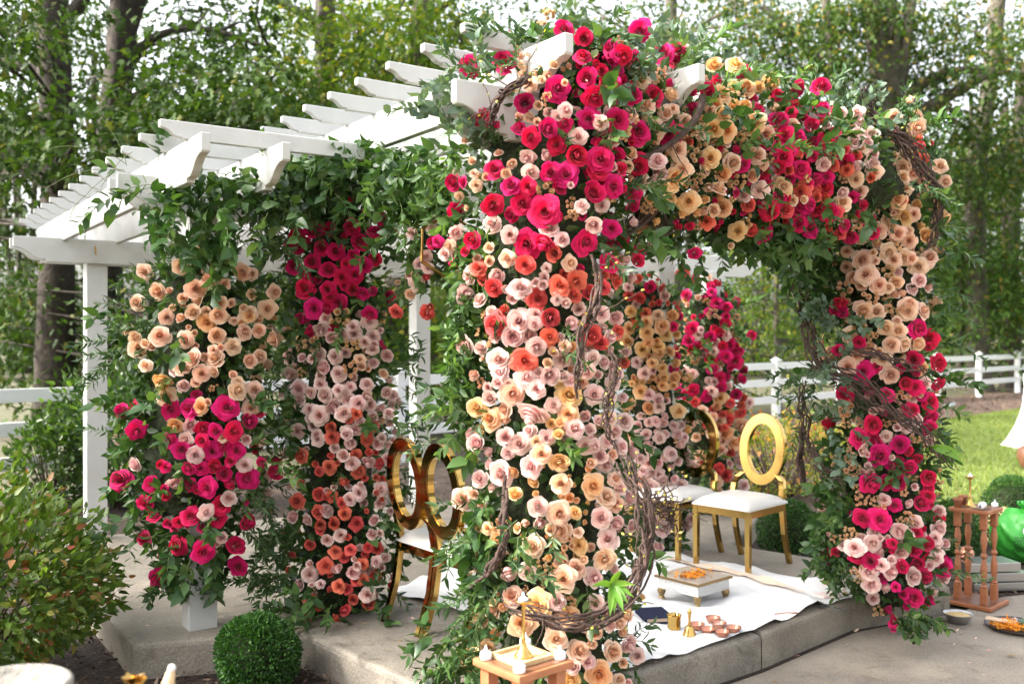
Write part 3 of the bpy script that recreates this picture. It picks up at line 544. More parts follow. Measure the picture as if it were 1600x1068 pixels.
# ------------------------------------------------------------------ arrangements
from_tab = lambda tab, k, j: float(np.interp(k, [t[0] for t in tab], [t[j] for t in tab]))
BODY = {   # columns: row -> centre column, half width ; depth of the axis
 'C1': dict(Y=4.86, tab=[(385, 302, 40), (430, 312, 100), (520, 312, 118), (620, 300, 125), (720, 300, 128), (800, 303, 105), (860, 300, 70), (930, 300, 45)]),
 'C2': dict(Y=5.15, tab=[(300, 545, 80), (360, 530, 88), (450, 525, 88), (560, 530, 88), (700, 535, 92), (800, 530, 88), (900, 530, 88), (960, 515, 80)]),
 'C3': dict(Y=3.98, tab=[(55, 900, 100), (120, 870, 150), (200, 860, 165), (350, 850, 150), (500, 850, 125), (700, 855, 135), (900, 865, 145), (1100, 860, 150)]),
 'C4': dict(Y=5.38, tab=[(175, 1385, 45), (250, 1395, 85), (400, 1390, 85), (480, 1380, 95), (560, 1380, 95), (650, 1390, 88), (750, 1385, 88), (850, 1385, 98), (915, 1385, 92), (945, 1400, 60)]),
 'C5': dict(Y=6.62, tab=[(425, 1000, 55), (500, 1010, 62), (600, 1018, 60), (700, 1022, 55), (800, 1030, 48), (860, 1030, 40)]),
 'C6': dict(Y=8.0, tab=[(440, 1110, 40), (500, 1108, 52), (600, 1110, 58), (700, 1110, 62), (770, 1105, 52), (800, 1105, 45)])}
ARCH = [(880, 165, 120, 4.02), (960, 195, 150, 4.12), (1050, 235, 135, 4.35), (1130, 240, 125, 4.58), (1200, 245, 110, 4.8), (1290, 265, 112, 5.0), (1350, 285, 108, 5.16), (1390, 300, 100, 5.26)]
GBACK = [(600, 330, 90, 4.85), (660, 400, 90, 4.7), (710, 400, 80, 4.5)]
def col_pos(b, py, th, rho):
    cx, hw = from_tab(b['tab'], py, 1), from_tab(b['tab'], py, 2); Y = b['Y']
    c = at(cx, py, Y); r = hw*Y/F
    return c+Vector((r*rho*math.cos(th), -.8*r*rho*math.sin(th), 0)), Vector((math.cos(th), -math.sin(th), 0))
def arch_pos(tab, px, th, rho, dep=.75):
    cy, hh, Y = (from_tab(tab, px, j) for j in (1, 2, 3)); c = at(px, cy, Y); h = hh*Y/F
    nrm = Vector((.57, -.82, 0))*math.sin(th)+Vector((0, 0, 1))*math.cos(th)
    return c+Vector((.57, -.82, 0))*(math.sin(th)*rho*h*dep)+Vector((0, 0, rho*h*math.cos(th))), nrm
ARR = {}
def arrangement(key, name, label, cat, base, group=None):
    ARR[key] = thing(name, label, cat, base, group=group); return ARR[key]
G1 = 'flower-covered columns of the wedding canopy'
arrangement('C1', 'flower_column', 'leftmost flower column, peach roses above and hot pink roses below, on a white post', 'flower column', ground(310, 980, SLAB), G1)
arrangement('C2', 'flower_column', 'flower column with crimson-pink top, pale pink middle and coral roses at its foot', 'flower column', ground(530, 955, SLAB), G1)
arrangement('C3', 'flower_column', 'large nearest flower column from hot pink crown through coral to pale pink and apricot', 'flower column', (.17, 3.98, SLAB), G1)
arrangement('C4', 'flower_column', 'right front flower column, peach roses above hot pink and blush, beside the lawn', 'flower column', (2.17, 5.45, SLAB), G1)
arrangement('C5', 'flower_column', 'flower column of apricot over blush roses behind the nearest column and gold chairs', 'flower column', (1.03, 6.62, SLAB), G1)
arrangement('C6', 'flower_column', 'farthest flower column, magenta roses over coral and peach, behind the gold chair back', 'flower column', (1.68, 8.0, SLAB), G1)
arrangement('AR', 'flower_arch', 'flower arch of hot pink, peach and coral roses spanning the two front columns', 'flower arch', P(2.0, -1.7, 2.4))
arrangement('GB', 'flower_garland', 'leafy garland with a few blush and coral roses left of the big front column', 'garland', at(640, 300, 4.75))

nrose = {}
KX = {.533: 1.875, .667: 1.5, .615: 1.625, .4108: 2.434}
for key, ox, oy, s, data in BEDS:
    for c, txt in data.items():
        v = [float(x) for x in txt.split()]
        for x, y, d in zip(v[::3], v[1::3], v[2::3]):
            px, py, dp = ox+x*KX[s], oy+y*KX[s], d*KX[s]
            if key in BODY:
                b = BODY[key]; cx, hw = from_tab(b['tab'], py, 1), from_tab(b['tab'], py, 2); Y = b['Y']
                u = max(-.97, min(.97, (px-cx)/hw)); q = math.sqrt(1-u*u); Y2 = Y-.8*hw*Y/F*q*1.05-random.uniform(0, .05)
                if abs((px-cx)/hw) > 1.0: Y2 = Y-.25*hw*Y/F
                nrm = Vector((u*.85, -max(.55, q), 0))
            else:
                tab = ARCH if key == 'AR' else GBACK
                cyy, hh, Y = (from_tab(tab, px, j) for j in (1, 2, 3)); u = max(-.97, min(.97, (cyy-py)/hh)); q = math.sqrt(1-u*u)
                Y2 = Y-.75*hh*Y/F*q-random.uniform(.03, .10); nrm = Vector((.30, -max(.55, q)*.9, u*.6))
            p = at(px, py, Y2); view = (Vector((0, 0, EYE))-p).normalized()
            f = (nrm*.6+view*.75+Vector((random.gauss(0, .28), 0, random.gauss(.05, .28)))).normalized()
            if random.random() < .10: f = (f+Vector((random.gauss(0, .6), 0, random.gauss(-.3, .6)))).normalized()
            place_rose(ARR[key], p, f, dp*Y2/F*1.17, c); nrose[key] = nrose.get(key, 0)+1
# smaller blooms set deeper between the others
near = {}
for key, ox, oy, s, data in BEDS:
    for c, txt in data.items():
        v = [float(x) for x in txt.split()]
        for x, y, d in zip(v[::3], v[1::3], v[2::3]): near.setdefault(key, []).append((ox+x*KX[s], oy+y*KX[s], d*KX[s], c))
for key, nf in (('C3', 150), ('AR', 200), ('C4', 105), ('C1', 24), ('C2', 40), ('C5', 30), ('C6', 30)):
    done = 0; tries = 0
    while done < nf and tries < nf*60:
        tries += 1; px0, py0, d0, c = random.choice(near[key]); px, py = px0+random.gauss(0, 26 if key in ('C3', 'AR') else 16), py0+random.gauss(0, 22)
        if min(math.hypot(px-a, py-b_)-.42*d_ for a, b_, d_, _ in near[key]) < d0*.24: continue
        if key in BODY:
            b = BODY[key]; cx, hw = from_tab(b['tab'], py, 1), from_tab(b['tab'], py, 2); u = (px-cx)/hw
            if abs(u) > .95: continue
            Y2 = b['Y']-.8*hw*b['Y']/F*math.sqrt(1-u*u)*.97; nrm = Vector((u*.9, -.7, 0))
        else:
            cyy, hh, Y = (from_tab(ARCH, px, j) for j in (1, 2, 3)); u = (cyy-py)/hh
            if abs(u) > .92 or not 900 < px < 1375: continue
            Y2 = Y-.75*hh*Y/F*math.sqrt(1-u*u)*.98-.03; nrm = Vector((.3, -.7, u*.6))
        p = at(px, py, Y2); f = (nrm+Vector((random.gauss(0, .5), 0, random.gauss(.1, .5)))).normalized()
        if c == 's' or random.random() < .25: c = 's' if random.random() < .5 else c
        dd_ = min(d0*.85, 22 if key in ('C3', 'AR') else 18); place_rose(ARR[key], p, f, dd_*Y2/F*1.15, c); near[key].append((px, py, dd_, c)); done += 1
# the sides that face away from the chairs' front: roses in the colours of that height
byh = {}
for key, ox, oy, s, data in BEDS:
    for c, txt in data.items():
        v = [float(x) for x in txt.split()]
        for y, d in zip(v[1::3], v[2::3]): byh.setdefault(key, []).append((oy+y*KX[s], d*KX[s], c))
for key, b in BODY.items():
    for _ in range(46):
        py, dp, c = random.choice(byh[key]); th = math.pi*1.5+random.uniform(-1.45, 1.45)
        p, nrm = col_pos(b, py, th, 1.03); place_rose(ARR[key], p, nrm+Vector((0, 0, random.gauss(.1, .2))), dp*b['Y']/F*1.25, c)
for _ in range(60):
    py, dp, c = random.choice(byh['AR']); px = random.uniform(930, 1340); th = math.pi*1.5+random.uniform(-1.2, .9)
    p, nrm = arch_pos(ARCH, px, th, 1.0); place_rose(ARR['AR'], p, nrm, dp*from_tab(ARCH, px, 3)/F*1.25, c)

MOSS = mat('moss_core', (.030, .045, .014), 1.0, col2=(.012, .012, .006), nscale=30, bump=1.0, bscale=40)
def core(key, pts, rads):
    V, Fq = tube_arrays(spline(pts, 26), np.interp(np.linspace(0, 1, 26), np.linspace(0, 1, len(rads)), rads), 14); V = V+rng.normal(0, .018, V.shape)
    obj('moss_core', npmesh('moss_core', V, Fq, np.full(len(Fq), 4), MOSS, smooth=True), None, ARR[key])
for key, b in BODY.items():
    ks = [t for t in b['tab'] if not (key == 'C1' and t[0] > 850)]
    core(key, [tuple(at(t[1], t[0]+(20 if t is ks[0] else 0), b['Y'])) for t in ks], [t[2]*b['Y']/F*.52 for t in ks])
core('AR', [tuple(at(t[0], t[1], t[3])) for t in ARCH], [t[2]*t[3]/F*.42 for t in ARCH])

class Green:
    """foliage of one arrangement: gathers leaves, links them as one stuff part and the foremost as single leaves"""
    def __init__(s): s.p = {k: [] for k in 'drsle'}; s.d = {k: [] for k in 'drsle'}; s.st = Tubes(); s.single = []
    def add(s, kind, p, d): s.p[kind].append(tuple(p)); s.d[kind].append(tuple(d))
    def sprig(s, kind, p0, d0, L, droop, spacing, wob=.25, single=False):
        P_, D_, S_ = sprig_points(p0, d0, L, droop, spacing, wob); s.st.add(S_, .0016, 4)
        for p, d in zip(P_, D_):
            if single: s.single.append((p, d))
            else: s.add(kind, p, d)
    def build(s, parent, sizes, maxsingle=280, leafname='leaf'):
        for k, (L, W, m, nm) in sizes.items():
            if s.p[k]:
                n = len(s.p[k]); q = rng.uniform(.65, 1.25, n)
                stuff(obj(nm, leaf_mesh(nm, np.array(s.p[k]), np.array(s.d[k]), L*q, W*q, m), None, parent))
        if s.st.V: stuff(obj('stems', s.st.mesh('stems', STEM), None, parent))
        for p, d in s.single[:maxsingle]:
            o = bpy.data.objects.new(leafname, random.choice(SINGLE)); link(o, parent)
            f = Vector(d).normalized(); sc = random.uniform(.75, 1.25)
            o.matrix_basis = Matrix.Translation(p) @ f.to_track_quat('X', 'Z').to_matrix().to_4x4() @ Matrix.Rotation(random.gauss(0, .7), 4, 'X') @ Matrix.Diagonal((sc, sc, sc, 1))
SINGLE = []
for L, W in ((.075, .042), (.066, .033), (.085, .05)):
    V = LEAF[0]*np.array([L, W, L]); ff = np.concatenate([np.array(f) for f in LEAF[1]])
    SINGLE.append(npmesh('leaf', V, ff, [len(f) for f in LEAF[1]], G_SMILO, smooth=True))
SZ = {'d': (.058, .026, G_DARK, 'foliage'), 'r': (.052, .014, G_RUSC, 'ruscus_foliage'), 's': (.066, .036, G_SMIL, 'smilax_foliage'), 'l': (.062, .022, G_LITE, 'light_foliage'), 'e': (.045, .030, G_EUC, 'grey_foliage')}
NLEAF = {'C1': 2700, 'C2': 3400, 'C3': 4900, 'C4': 3700, 'C5': 2200, 'C6': 1900}
GR = {k: Green() for k in ARR}
for key, b in BODY.items():
    g = GR[key]; t0, t1 = b['tab'][0][0], b['tab'][-1][0]; n = NLEAF[key]; step = (t1-t0)
    for _ in range(n):
        py = random.uniform(t0, t1); th = random.uniform(0, 6.283); rho = .9*random.uniform(.2, 1.0)**.6
        p, nrm = col_pos(b, py, th, rho)
        d = nrm*random.uniform(.2, 1.2)+Vector((random.gauss(0, .6), random.gauss(0, .6), random.gauss(-.05, .65)))
        g.add('d' if random.random() < .72 else ('s' if random.random() < .6 else 'r'), p, d)
    for _ in range(int(n/130)):
        py = random.uniform(t0, t1-10); th = random.uniform(-.2, 3.35) if random.random() < .75 else random.uniform(0, 6.28)
        p, nrm = col_pos(b, py, th, .85)
        g.sprig(random.choice('rrrls'), p, nrm+Vector((0, 0, random.gauss(.1, .4))), random.uniform(.12, .30), random.uniform(.2, 1.3), random.uniform(.016, .026))
def arch_green(g, tab, x0, x1, n, ns):
    for _ in range(n):
        px = random.uniform(x0, x1); th = random.uniform(0, 6.283); p, nrm = arch_pos(tab, px, th, .88*random.uniform(.2, 1)**.6)
        g.add('d' if random.random() < .7 else random.choice('rs'), p, nrm*random.uniform(.2, 1.2)+Vector((random.gauss(0, .6), random.gauss(0, .6), random.gauss(0, .6))))
    for _ in range(ns):
        px = random.uniform(x0, x1); th = random.uniform(-.9, 2.9); p, nrm = arch_pos(tab, px, th, .85)
        g.sprig(random.choice('rrrls'), p, nrm+Vector((random.gauss(0, .4), 0, random.gauss(.1, .3))), random.uniform(.14, .34), random.uniform(.2, 1.2), random.uniform(.016, .026))
arch_green(GR['AR'], ARCH, 890, 1355, 3600, 18)
def blob(g, kind, px, py, hx, hy, Y, n, dep=.18, dbias=(0, 0, -.3)):
    for _ in range(n):
        v = fib_dirs(1)[0]*random.uniform(.15, 1)**.5
        p = at(px+hx*v[0], py+hy*v[2], Y)+Vector((0, dep*v[1], 0))
        g.add(kind, p, Vector((random.gauss(0, .7), random.gauss(-.2, .6), random.gauss(0, .6)))+Vector(dbias))
def sprigs(g, kind, px, py, hx, hy, Y, n, L, droop, sp, dirv=(0, -.3, -.5), single=False, spread=.6):
    for _ in range(n):
        p = at(px+random.uniform(-hx, hx), py+random.uniform(-hy, hy), Y+random.uniform(-.12, .12))
        d = Vector(dirv)+Vector((random.gauss(0, spread), random.gauss(0, spread*.5), random.gauss(0, spread)))
        g.sprig(kind, p, d, random.uniform(.6, 1.2)*L, droop, sp, single=single)
# leafy garland left of the big column
g = GR['GB']
blob(g, 's', 560, 265, 135, 40, 4.75, 650, .2); blob(g, 'd', 560, 275, 140, 48, 4.95, 620, .2)
blob(g, 's', 640, 295, 75, 65, 4.55, 520, .2); blob(g, 'd', 676, 390, 42, 70, 4.6, 300, .15); blob(g, 'l', 690, 300, 50, 60, 4.3, 220, .15)
blob(g, 'd', 480, 280, 45, 45, 4.9, 260, .15)
sprigs(g, 's', 560, 280, 130, 30, 4.65, 14, .24, 1.5, .03); sprigs(g, 'l', 640, 290, 55, 45, 4.4, 10, .24, 1.6, .024, (0, -.2, -.9)); sprigs(g, 'r', 470, 320, 50, 40, 4.8, 9, .2, .8, .017)
sprigs(g, 's', 640, 360, 25, 40, 4.6, 4, .25, 1.0, .03)
# side and foot of each column
g = GR['C3']
blob(g, 'd', 722, 545, 30, 165, 3.95, 380, .14); blob(g, 'l', 722, 590, 26, 110, 3.9, 230, .13); blob(g, 'l', 735, 430, 35, 80, 3.9, 200, .15)
sprigs(g, 'l', 718, 580, 14, 110, 3.85, 11, .15, .8, .022, (-.5, -.3, .1)); sprigs(g, 'r', 690, 650, 12, 60, 3.9, 5, .15, .6, .017, (-.8, -.2, .1))
blob(g, 's', 752, 870, 32, 110, 3.8, 330, .13); sprigs(g, 'r', 745, 880, 25, 80, 3.7, 14, .14, .9, .017, (-.4, -.3, -.2)); sprigs(g, 'r', 820, 860, 40, 60, 3.52, 7, .14, 1.0, .02, (.1, -.8, -.2))
sprigs(g, 'd', 725, 1020, 35, 40, 3.75, 18, .16, .8, .022, (-.5, -.3, -.2)); sprigs(g, 's', 690, 1010, 20, 30, 3.8, 5, .14, .6, .03, (-.6, -.2, -.2))
sprigs(g, 'e', 740, 170, 40, 50, 3.75, 16, .22, .6, .022, (-.7, -.2, .2)); sprigs(g, 'e', 960, 90, 70, 40, 3.95, 12, .22, .5, .022, (.1, -.2, .8)); sprigs(g, 'r', 790, 90, 90, 30, 3.7, 12, .2, .5, .022, (-.3, -.2, .5))
sprigs(g, 'r', 985, 1015, 15, 25, 3.95, 4, .10, .7, .02, (.5, -.3, -.1))
g = GR['C1']
sprigs(g, 'r', 215, 545, 40, 35, 4.8, 13, .24, .5, .018, (-.9, -.2, .1)); sprigs(g, 's', 215, 690, 35, 60, 4.75, 9, .2, .7, .026, (-.8, -.2, 0)); sprigs(g, 's', 225, 790, 30, 50, 4.75, 7, .18, 1.2, .03, (-.6, -.2, -.4))
blob(g, 'd', 235, 640, 45, 110, 4.85, 420, .16); blob(g, 's', 300, 850, 45, 20, 4.78, 80, .12)
sprigs(g, 's', 300, 862, 48, 14, 4.68, 6, .22, 1.6, .04, (0, -.3, -1), single=True, spread=.25); sprigs(g, 'l', 400, 690, 30, 60, 4.7, 8, .18, .7, .026, (.7, -.2, 0)); sprigs(g, 'r', 400, 790, 30, 40, 4.8, 8, .24, .7, .018, (.8, 0, 0))
g = GR['C2']
sprigs(g, 'r', 445, 870, 25, 60, 5.0, 24, .22, .6, .018, (-.8, -.3, -.1)); sprigs(g, 'r', 455, 600, 25, 120, 5.05, 11, .14, .7, .018, (-.8, -.2, 0)); sprigs(g, 's', 480, 945, 40, 14, 4.85, 9, .14, .6, .03, (-.5, -.5, -.1)); sprigs(g, 'r', 625, 640, 14, 120, 5.1, 10, .13, 1.1, .018, (.7, -.2, .1)); sprigs(g, 'd', 610, 850, 14, 60, 5.0, 8, .14, .6, .02, (.6, -.2, 0)); blob(g, 'd', 462, 860, 30, 70, 5.15, 170, .13)
sprigs(g, 'r', 445, 390, 20, 60, 5.05, 16, .16, .5, .018, (-.9, 0, 0))
g = GR['C4']
blob(g, 'd', 1290, 430, 45, 80, 5.35, 560, .18); blob(g, 's', 1262, 390, 50, 50, 5.25, 330, .18); sprigs(g, 's', 1250, 420, 35, 50, 5.2, 12, .18, 1.2, .03, (-.3, -.3, -.5)); sprigs(g, 'e', 1290, 530, 40, 60, 5.1, 16, .18, .6, .028, (-.4, -.6, 0))
blob(g, 's', 1298, 770, 24, 100, 5.45, 300, .15); blob(g, 'd', 1300, 860, 30, 45, 5.3, 240, .15); sprigs(g, 's', 1290, 780, 20, 80, 5.4, 12, .18, .8, .03, (-.5, -.3, 0)); sprigs(g, 'd', 1305, 880, 25, 30, 5.2, 14, .14, .9, .024, (-.5, -.5, -.2)); sprigs(g, 'e', 1310, 690, 25, 70, 5.15, 14, .16, .6, .03, (-.3, -.8, 0))
sprigs(g, 'r', 1420, 230, 45, 50, 5.4, 18, .18, .4, .018, (.4, -.1, .6)); sprigs(g, 'l', 1460, 600, 20, 120, 5.35, 14, .16, .5, .024, (.8, -.2, .1)); sprigs(g, 'r', 1260, 600, 20, 70, 5.4, 9, .2, .6, .018, (-.7, -.2, 0))
sprigs(g, 'd', 1425, 962, 32, 8, 5.02, 13, .13, .5, .022, (.2, -.8, -.1), spread=.35); 
g = GR['AR']
blob(g, 'd', 1150, 345, 130, 35, 4.75, 700, .2); blob(g, 's', 1215, 372, 95, 36, 4.9, 420, .2); blob(g, 'l', 1190, 385, 80, 25, 4.8, 160, .2); sprigs(g, 's', 1170, 365, 120, 22, 4.7, 16, .18, 1.2, .03, (0, -.3, -.7)); blob(g, 'd', 1020, 365, 50, 45, 4.5, 300, .15)
sprigs(g, 'e', 1110, 110, 110, 40, 4.78, 14, .22, .3, .022, (.05, .2, .9), spread=.3); sprigs(g, 'r', 1250, 165, 90, 40, 5.08, 14, .20, .3, .018, (.1, -.1, .9), spread=.4); sprigs(g, 'e', 1330, 210, 50, 40, 5.1, 14, .2, .3, .022, (.2, -.1, .8)); blob(g, 'd', 1120, 150, 170, 40, 4.7, 420, .15)
blob(g, 'e', 1010, 120, 60, 50, 4.42, 130, .12)
for g_ in ('C3', 'C4', 'C1', 'C2', 'AR'):
    b = BODY.get(g_)
    for _ in range(9):
        if b: p, nrm = col_pos(b, random.uniform(b['tab'][1][0], b['tab'][-1][0]-40), random.uniform(.3, 2.8), 1.0)
        else: p, nrm = arch_pos(ARCH, random.uniform(920, 1340), random.uniform(.3, 2.6), 1.0)
        GR[g_].sprig('s', p, nrm+Vector((random.gauss(0, .4), 0, random.gauss(0, .5))), random.uniform(.10, .2), .7, .03, single=True)
for k, g in GR.items(): g.build(ARR[k], SZ)

# smilax vine over the lower roof
vine = thing('smilax_garland', 'trailing green smilax vine draped over the low end of the pergola roof', 'garland', at(320, 290, 4.5))
g = Green()
sprigs(g, 's', 330, 300, 135, 45, 4.45, 17, .36, 1.0, .036, (.2, -.3, -.1), single=True, spread=.8)
sprigs(g, 's', 210, 255, 40, 25, 4.4, 6, .35, .9, .036, (-.6, -.2, .1), single=True)
blob(g, 's', 350, 305, 105, 38, 4.5, 260, .18); blob(g, 'd', 420, 310, 60, 40, 4.7, 160, .2)
sprigs(g, 's', 325, 380, 30, 45, 4.55, 8, .24, 1.2, .034, (0, -.2, -.9)); blob(g, 's', 320, 380, 26, 45, 4.6, 90, .12); sprigs(g, 'r', 390, 385, 50, 30, 4.7, 7, .22, .5, .018, (.5, -.2, .3))
g.build(vine, SZ, 300)

# ------------------------------------------------------------------ twisted grape vine
def twigs(parent, pts, thick, strands, jit, n=40, rad=(.004, .010), buds=0, name='vine_branch'):
    tb = Tubes(); base = spline([tuple(p) for p in pts], n); bp, bd = [], []
    for k in range(strands):
        ph = rng.uniform(0, 6.28); tw = rng.uniform(1.0, 3.5)*rng.choice([-1, 1]); q = np.linspace(0, 1, n)
        amp = thick*rng.uniform(.3, 1.0)
        off = np.stack([np.cos(ph+tw*6.28*q)*amp, np.sin(ph*1.7+tw*5*q)*amp, np.sin(ph+tw*6.28*q+1.3)*amp], 1)
        nz = np.cumsum(rng.normal(0, jit, (n, 3)), 0); nz -= np.linspace(0, 1, n)[:, None]*nz[-1]
        i0 = int(rng.uniform(0, .25)*n) if k else 0; i1 = int(rng.uniform(.75, 1)*n) if k else n
        path = (base+off+nz)[i0:i1]
        if len(path) > 4: tb.add(path, np.linspace(1, .7, len(path))*rng.uniform(*rad), 6)
        for _ in range(buds):
            i = rng.integers(i0, i1-1); bp.append((base+off+nz)[i]); bd.append(rng.normal(size=3))
    for _ in range(strands):
        i = int(rng.uniform(.1, .9)*n); d = rng.normal(size=3); d[2] += .2; d /= np.linalg.norm(d); L = rng.uniform(.06, .2)
        tt = np.linspace(0, 1, 9)[:, None]; path = base[i]+d*tt*L+np.cumsum(rng.normal(0, .006, (9, 3)), 0)
        tb.add(path, np.linspace(.003, .0012, 9), 4)
        if buds: bp.append(path[-1]); bd.append(d); bp.append(path[5]); bd.append(d)
    o = obj(name, tb.mesh(name, TWIG), None, parent)
    if bp: stuff(obj('yellow_buds', leaf_mesh('yellow_buds', np.array(bp), np.array(bd), .015, .009, BUDY), None, parent))
    return o
A_ = ARR['AR']; B_ = ARR['C3']; D_ = ARR['C4']
twigs(A_, [at(1098, 150, 4.05), at(1092, 180, 4.02), at(1070, 208, 3.98), at(1040, 232, 3.95), at(1000, 248, 3.9), at(960, 254, 3.85), at(900, 262, 3.75)], .004, 3, .0006, rad=(.011, .016))
twigs(A_, [at(1048, 290, 4.1), at(1030, 320, 4.1), at(1005, 345, 4.1), at(975, 365, 4.05), at(930, 372, 3.9)], .012, 5, .002, rad=(.004, .012), buds=2)
twigs(A_, [at(1170, 150, 4.5), at(1160, 172, 4.45), at(1135, 185, 4.45), at(1090, 168, 4.35), at(1040, 160, 4.3)], .018, 7, .002, rad=(.004, .008))
for _ in range(4):
    twigs(A_, [at(1000+random.uniform(-40, 40), 330+random.uniform(-20, 20), 4.25), at(1040+random.uniform(-30, 30), 340+random.uniform(-40, 40), 4.2), at(1060+random.uniform(-30, 30), 360+random.uniform(-30, 30), 4.3)], .04, 6, .006, n=24, rad=(.002, .005), buds=2)
twigs(B_, [at(800, 135, 3.6), at(820, 125, 3.55), at(790, 140, 3.55), at(775, 165, 3.6), at(760, 210, 3.65)], .03, 9, .004, n=30, rad=(.003, .006), buds=1)
twigs(B_, [at(925, 395, 3.5), at(935, 440, 3.5), at(928, 480, 3.48), at(905, 520, 3.48), at(900, 580, 3.46), at(905, 620, 3.5)], .010, 6, .003, rad=(.003, .007), buds=2)
twigs(B_, [at(955, 540, 3.55), at(962, 590, 3.52), at(950, 620, 3.52), at(945, 660, 3.55), at(960, 700, 3.55)], .012, 7, .004, rad=(.003, .006), buds=2)
twigs(B_, [at(955, 690, 3.5), at(975, 720, 3.48), at(1000, 770, 3.46), at(1012, 830, 3.45), at(1008, 890, 3.44), at(985, 935, 3.42), at(940, 965, 3.4), at(890, 972, 3.38), at(830, 955, 3.4), at(780, 940, 3.48)], .028, 15, .004, n=60, rad=(.003, .0065), buds=1)
for _ in range(3):
    twigs(B_, [at(1005, 790+random.uniform(-20, 20), 3.55), at(1040+random.uniform(-10, 15), 780+random.uniform(-20, 30), 3.7), at(1050+random.uniform(-10, 15), 830+random.uniform(-20, 20), 3.75)], .02, 5, .006, n=24, rad=(.002, .004), buds=3)
twigs(B_, [at(788, 745, 3.5), at(790, 800, 3.48), at(788, 860, 3.48), at(770, 890, 3.5), at(735, 915, 3.6)], .010, 5, .003, rad=(.004, .008))
twigs(D_, [at(1352, 135, 5.1), at(1356, 160, 5.1), at(1362, 182, 5.1), at(1395, 205, 5.05), at(1425, 235, 5.05), at(1450, 270, 5.05), at(1468, 310, 5.08), at(1466, 350, 5.1), at(1455, 385, 5.1), at(1430, 400, 5.1)], .026, 14, .005, n=56, rad=(.003, .007), buds=1)
twigs(D_, [at(1350, 180, 5.1), at(1330, 185, 5.1), at(1315, 178, 5.1)], .012, 6, .006, n=20, rad=(.002, .005))
twigs(D_, [at(1235, 400, 5.3), at(1245, 450, 5.25), at(1258, 500, 5.2), at(1270, 550, 5.15), at(1285, 580, 5.1), at(1330, 595, 5.0), at(1380, 625, 4.98), at(1425, 660, 4.98), at(1462, 695, 5.0), at(1482, 725, 5.05), at(1500, 738, 5.1)], .040, 16, .006, n=64, rad=(.0028, .0065))
twigs(D_, [at(1330, 545, 5.05), at(1365, 550, 5.0), at(1395, 565, 5.0), at(1425, 575, 5.0), at(1450, 580, 5.05)], .014, 6, .004, n=30, rad=(.003, .006))
twigs(D_, [at(1252, 600, 5.35), at(1258, 680, 5.3), at(1275, 730, 5.2), at(1310, 752, 5.15), at(1330, 765, 5.15)], .03, 9, .006, n=36, rad=(.003, .006))
twigs(D_, [at(1255, 660, 5.6), at(1248, 720, 5.6), at(1255, 765, 5.6), at(1275, 785, 5.55)], .008, 4, .003, n=30, rad=(.007, .012))
# bright strap-leaved rosettes tucked among the roses
STRAP = leafmat('bright_strap_leaf', [(0, (.10, .25, .03)), (1, (.19, .36, .05))], .35, .35, (1.4, 1.3, .6), per='object')
def strap_leaf(parent, p, d, L, W):
    n = 9; d = np.array(d, float); d /= np.linalg.norm(d); q = np.array(p, float); V = []; s = np.cross(d, [.2, -1, .3]); s /= np.linalg.norm(s)
    for i in range(n):
        t = i/(n-1); wd = W*(math.sin(math.pi*min(1, t*.9+.1))**.7)*(1-t**5); u = np.cross(s, d)
        V += [q+s*wd*.5+u*wd*.18, q, q-s*wd*.5+u*wd*.18]; d = d+np.array([0, 0, -.13]); d /= np.linalg.norm(d); q = q+d*L/(n-1)
    Fq = []
    for i in range(n-1):
        for j in (0, 1): a = i*3+j; Fq += [a, a+1, a+4, a+3]
    obj('strap_leaf', npmesh('strap_leaf', np.array(V), Fq, [4]*(len(Fq)//4), STRAP, smooth=True), None, parent)
for d in ((-.5, -.4, .5), (.2, -.3, .9), (.7, -.3, .6), (.9, -.3, .15), (.45, -.9, -.3), (-.15, -.9, -.4), (.7, -.6, -.1), (.1, -.8, -.7)):
    strap_leaf(B_, at(955, 915, 3.33), d, random.uniform(.085, .12), .026)
for d in ((1, -.2, .3), (.9, -.3, .1), (-.4, -.6, .4), (.2, -.6, .6)): strap_leaf(D_, at(1452, 700, 5.0), d, .20 if d[0] > .5 else .10, .04)
# ------------------------------------------------------------------ trees
OAKD = leafmat('oak_leaves_dark', [(0, (.018, .038, .009)), (.5, (.034, .068, .014)), (.9, (.052, .095, .02)), (1, (.12, .12, .03))], .6, .22, spec=.15)
OAKM = leafmat('oak_leaves_olive', [(0, (.024, .054, .014)), (.5, (.045, .085, .02)), (.85, (.075, .115, .026)), (1, (.24, .17, .04))], .6, .32, spec=.15)
YELG = leafmat('yellow_green_leaves', [(0, (.045, .095, .014)), (.5, (.085, .145, .02)), (.85, (.14, .19, .028)), (1, (.28, .24, .035))], .6, .36, spec=.15)
MAPL = leafmat('maple_leaves', [(0, (.035, .075, .014)), (.6, (.06, .12, .02)), (.93, (.10, .15, .03)), (1, (.24, .16, .04))], .6, .3, spec=.15)
def trunk_tubes(tb, pts, r0, r1, n=26, sides=14, flare=True):
    path = spline(pts, n); rad = np.linspace(r0, r1, n)
    if flare: rad = rad*(1+.55*np.exp(-np.linspace(0, 1, n)*14))
    V, Fq = tube_arrays(path, rad, sides)
    k = np.arange(len(V)); cen = np.repeat(path, sides, 0); f = 1+.09*np.sin(k % sides*2.4+np.repeat(np.arange(n), sides)*.35)+rng.normal(0, .035, len(V))
    V = cen+(V-cen)*f[:, None]; tb.V.append(V); tb.F.append(Fq+tb.n); tb.n += len(V)
    return path
def pxpath(lst, Y): return [at(x, y, Y+(p[0] if p else 0)) for x, y, *p in lst]
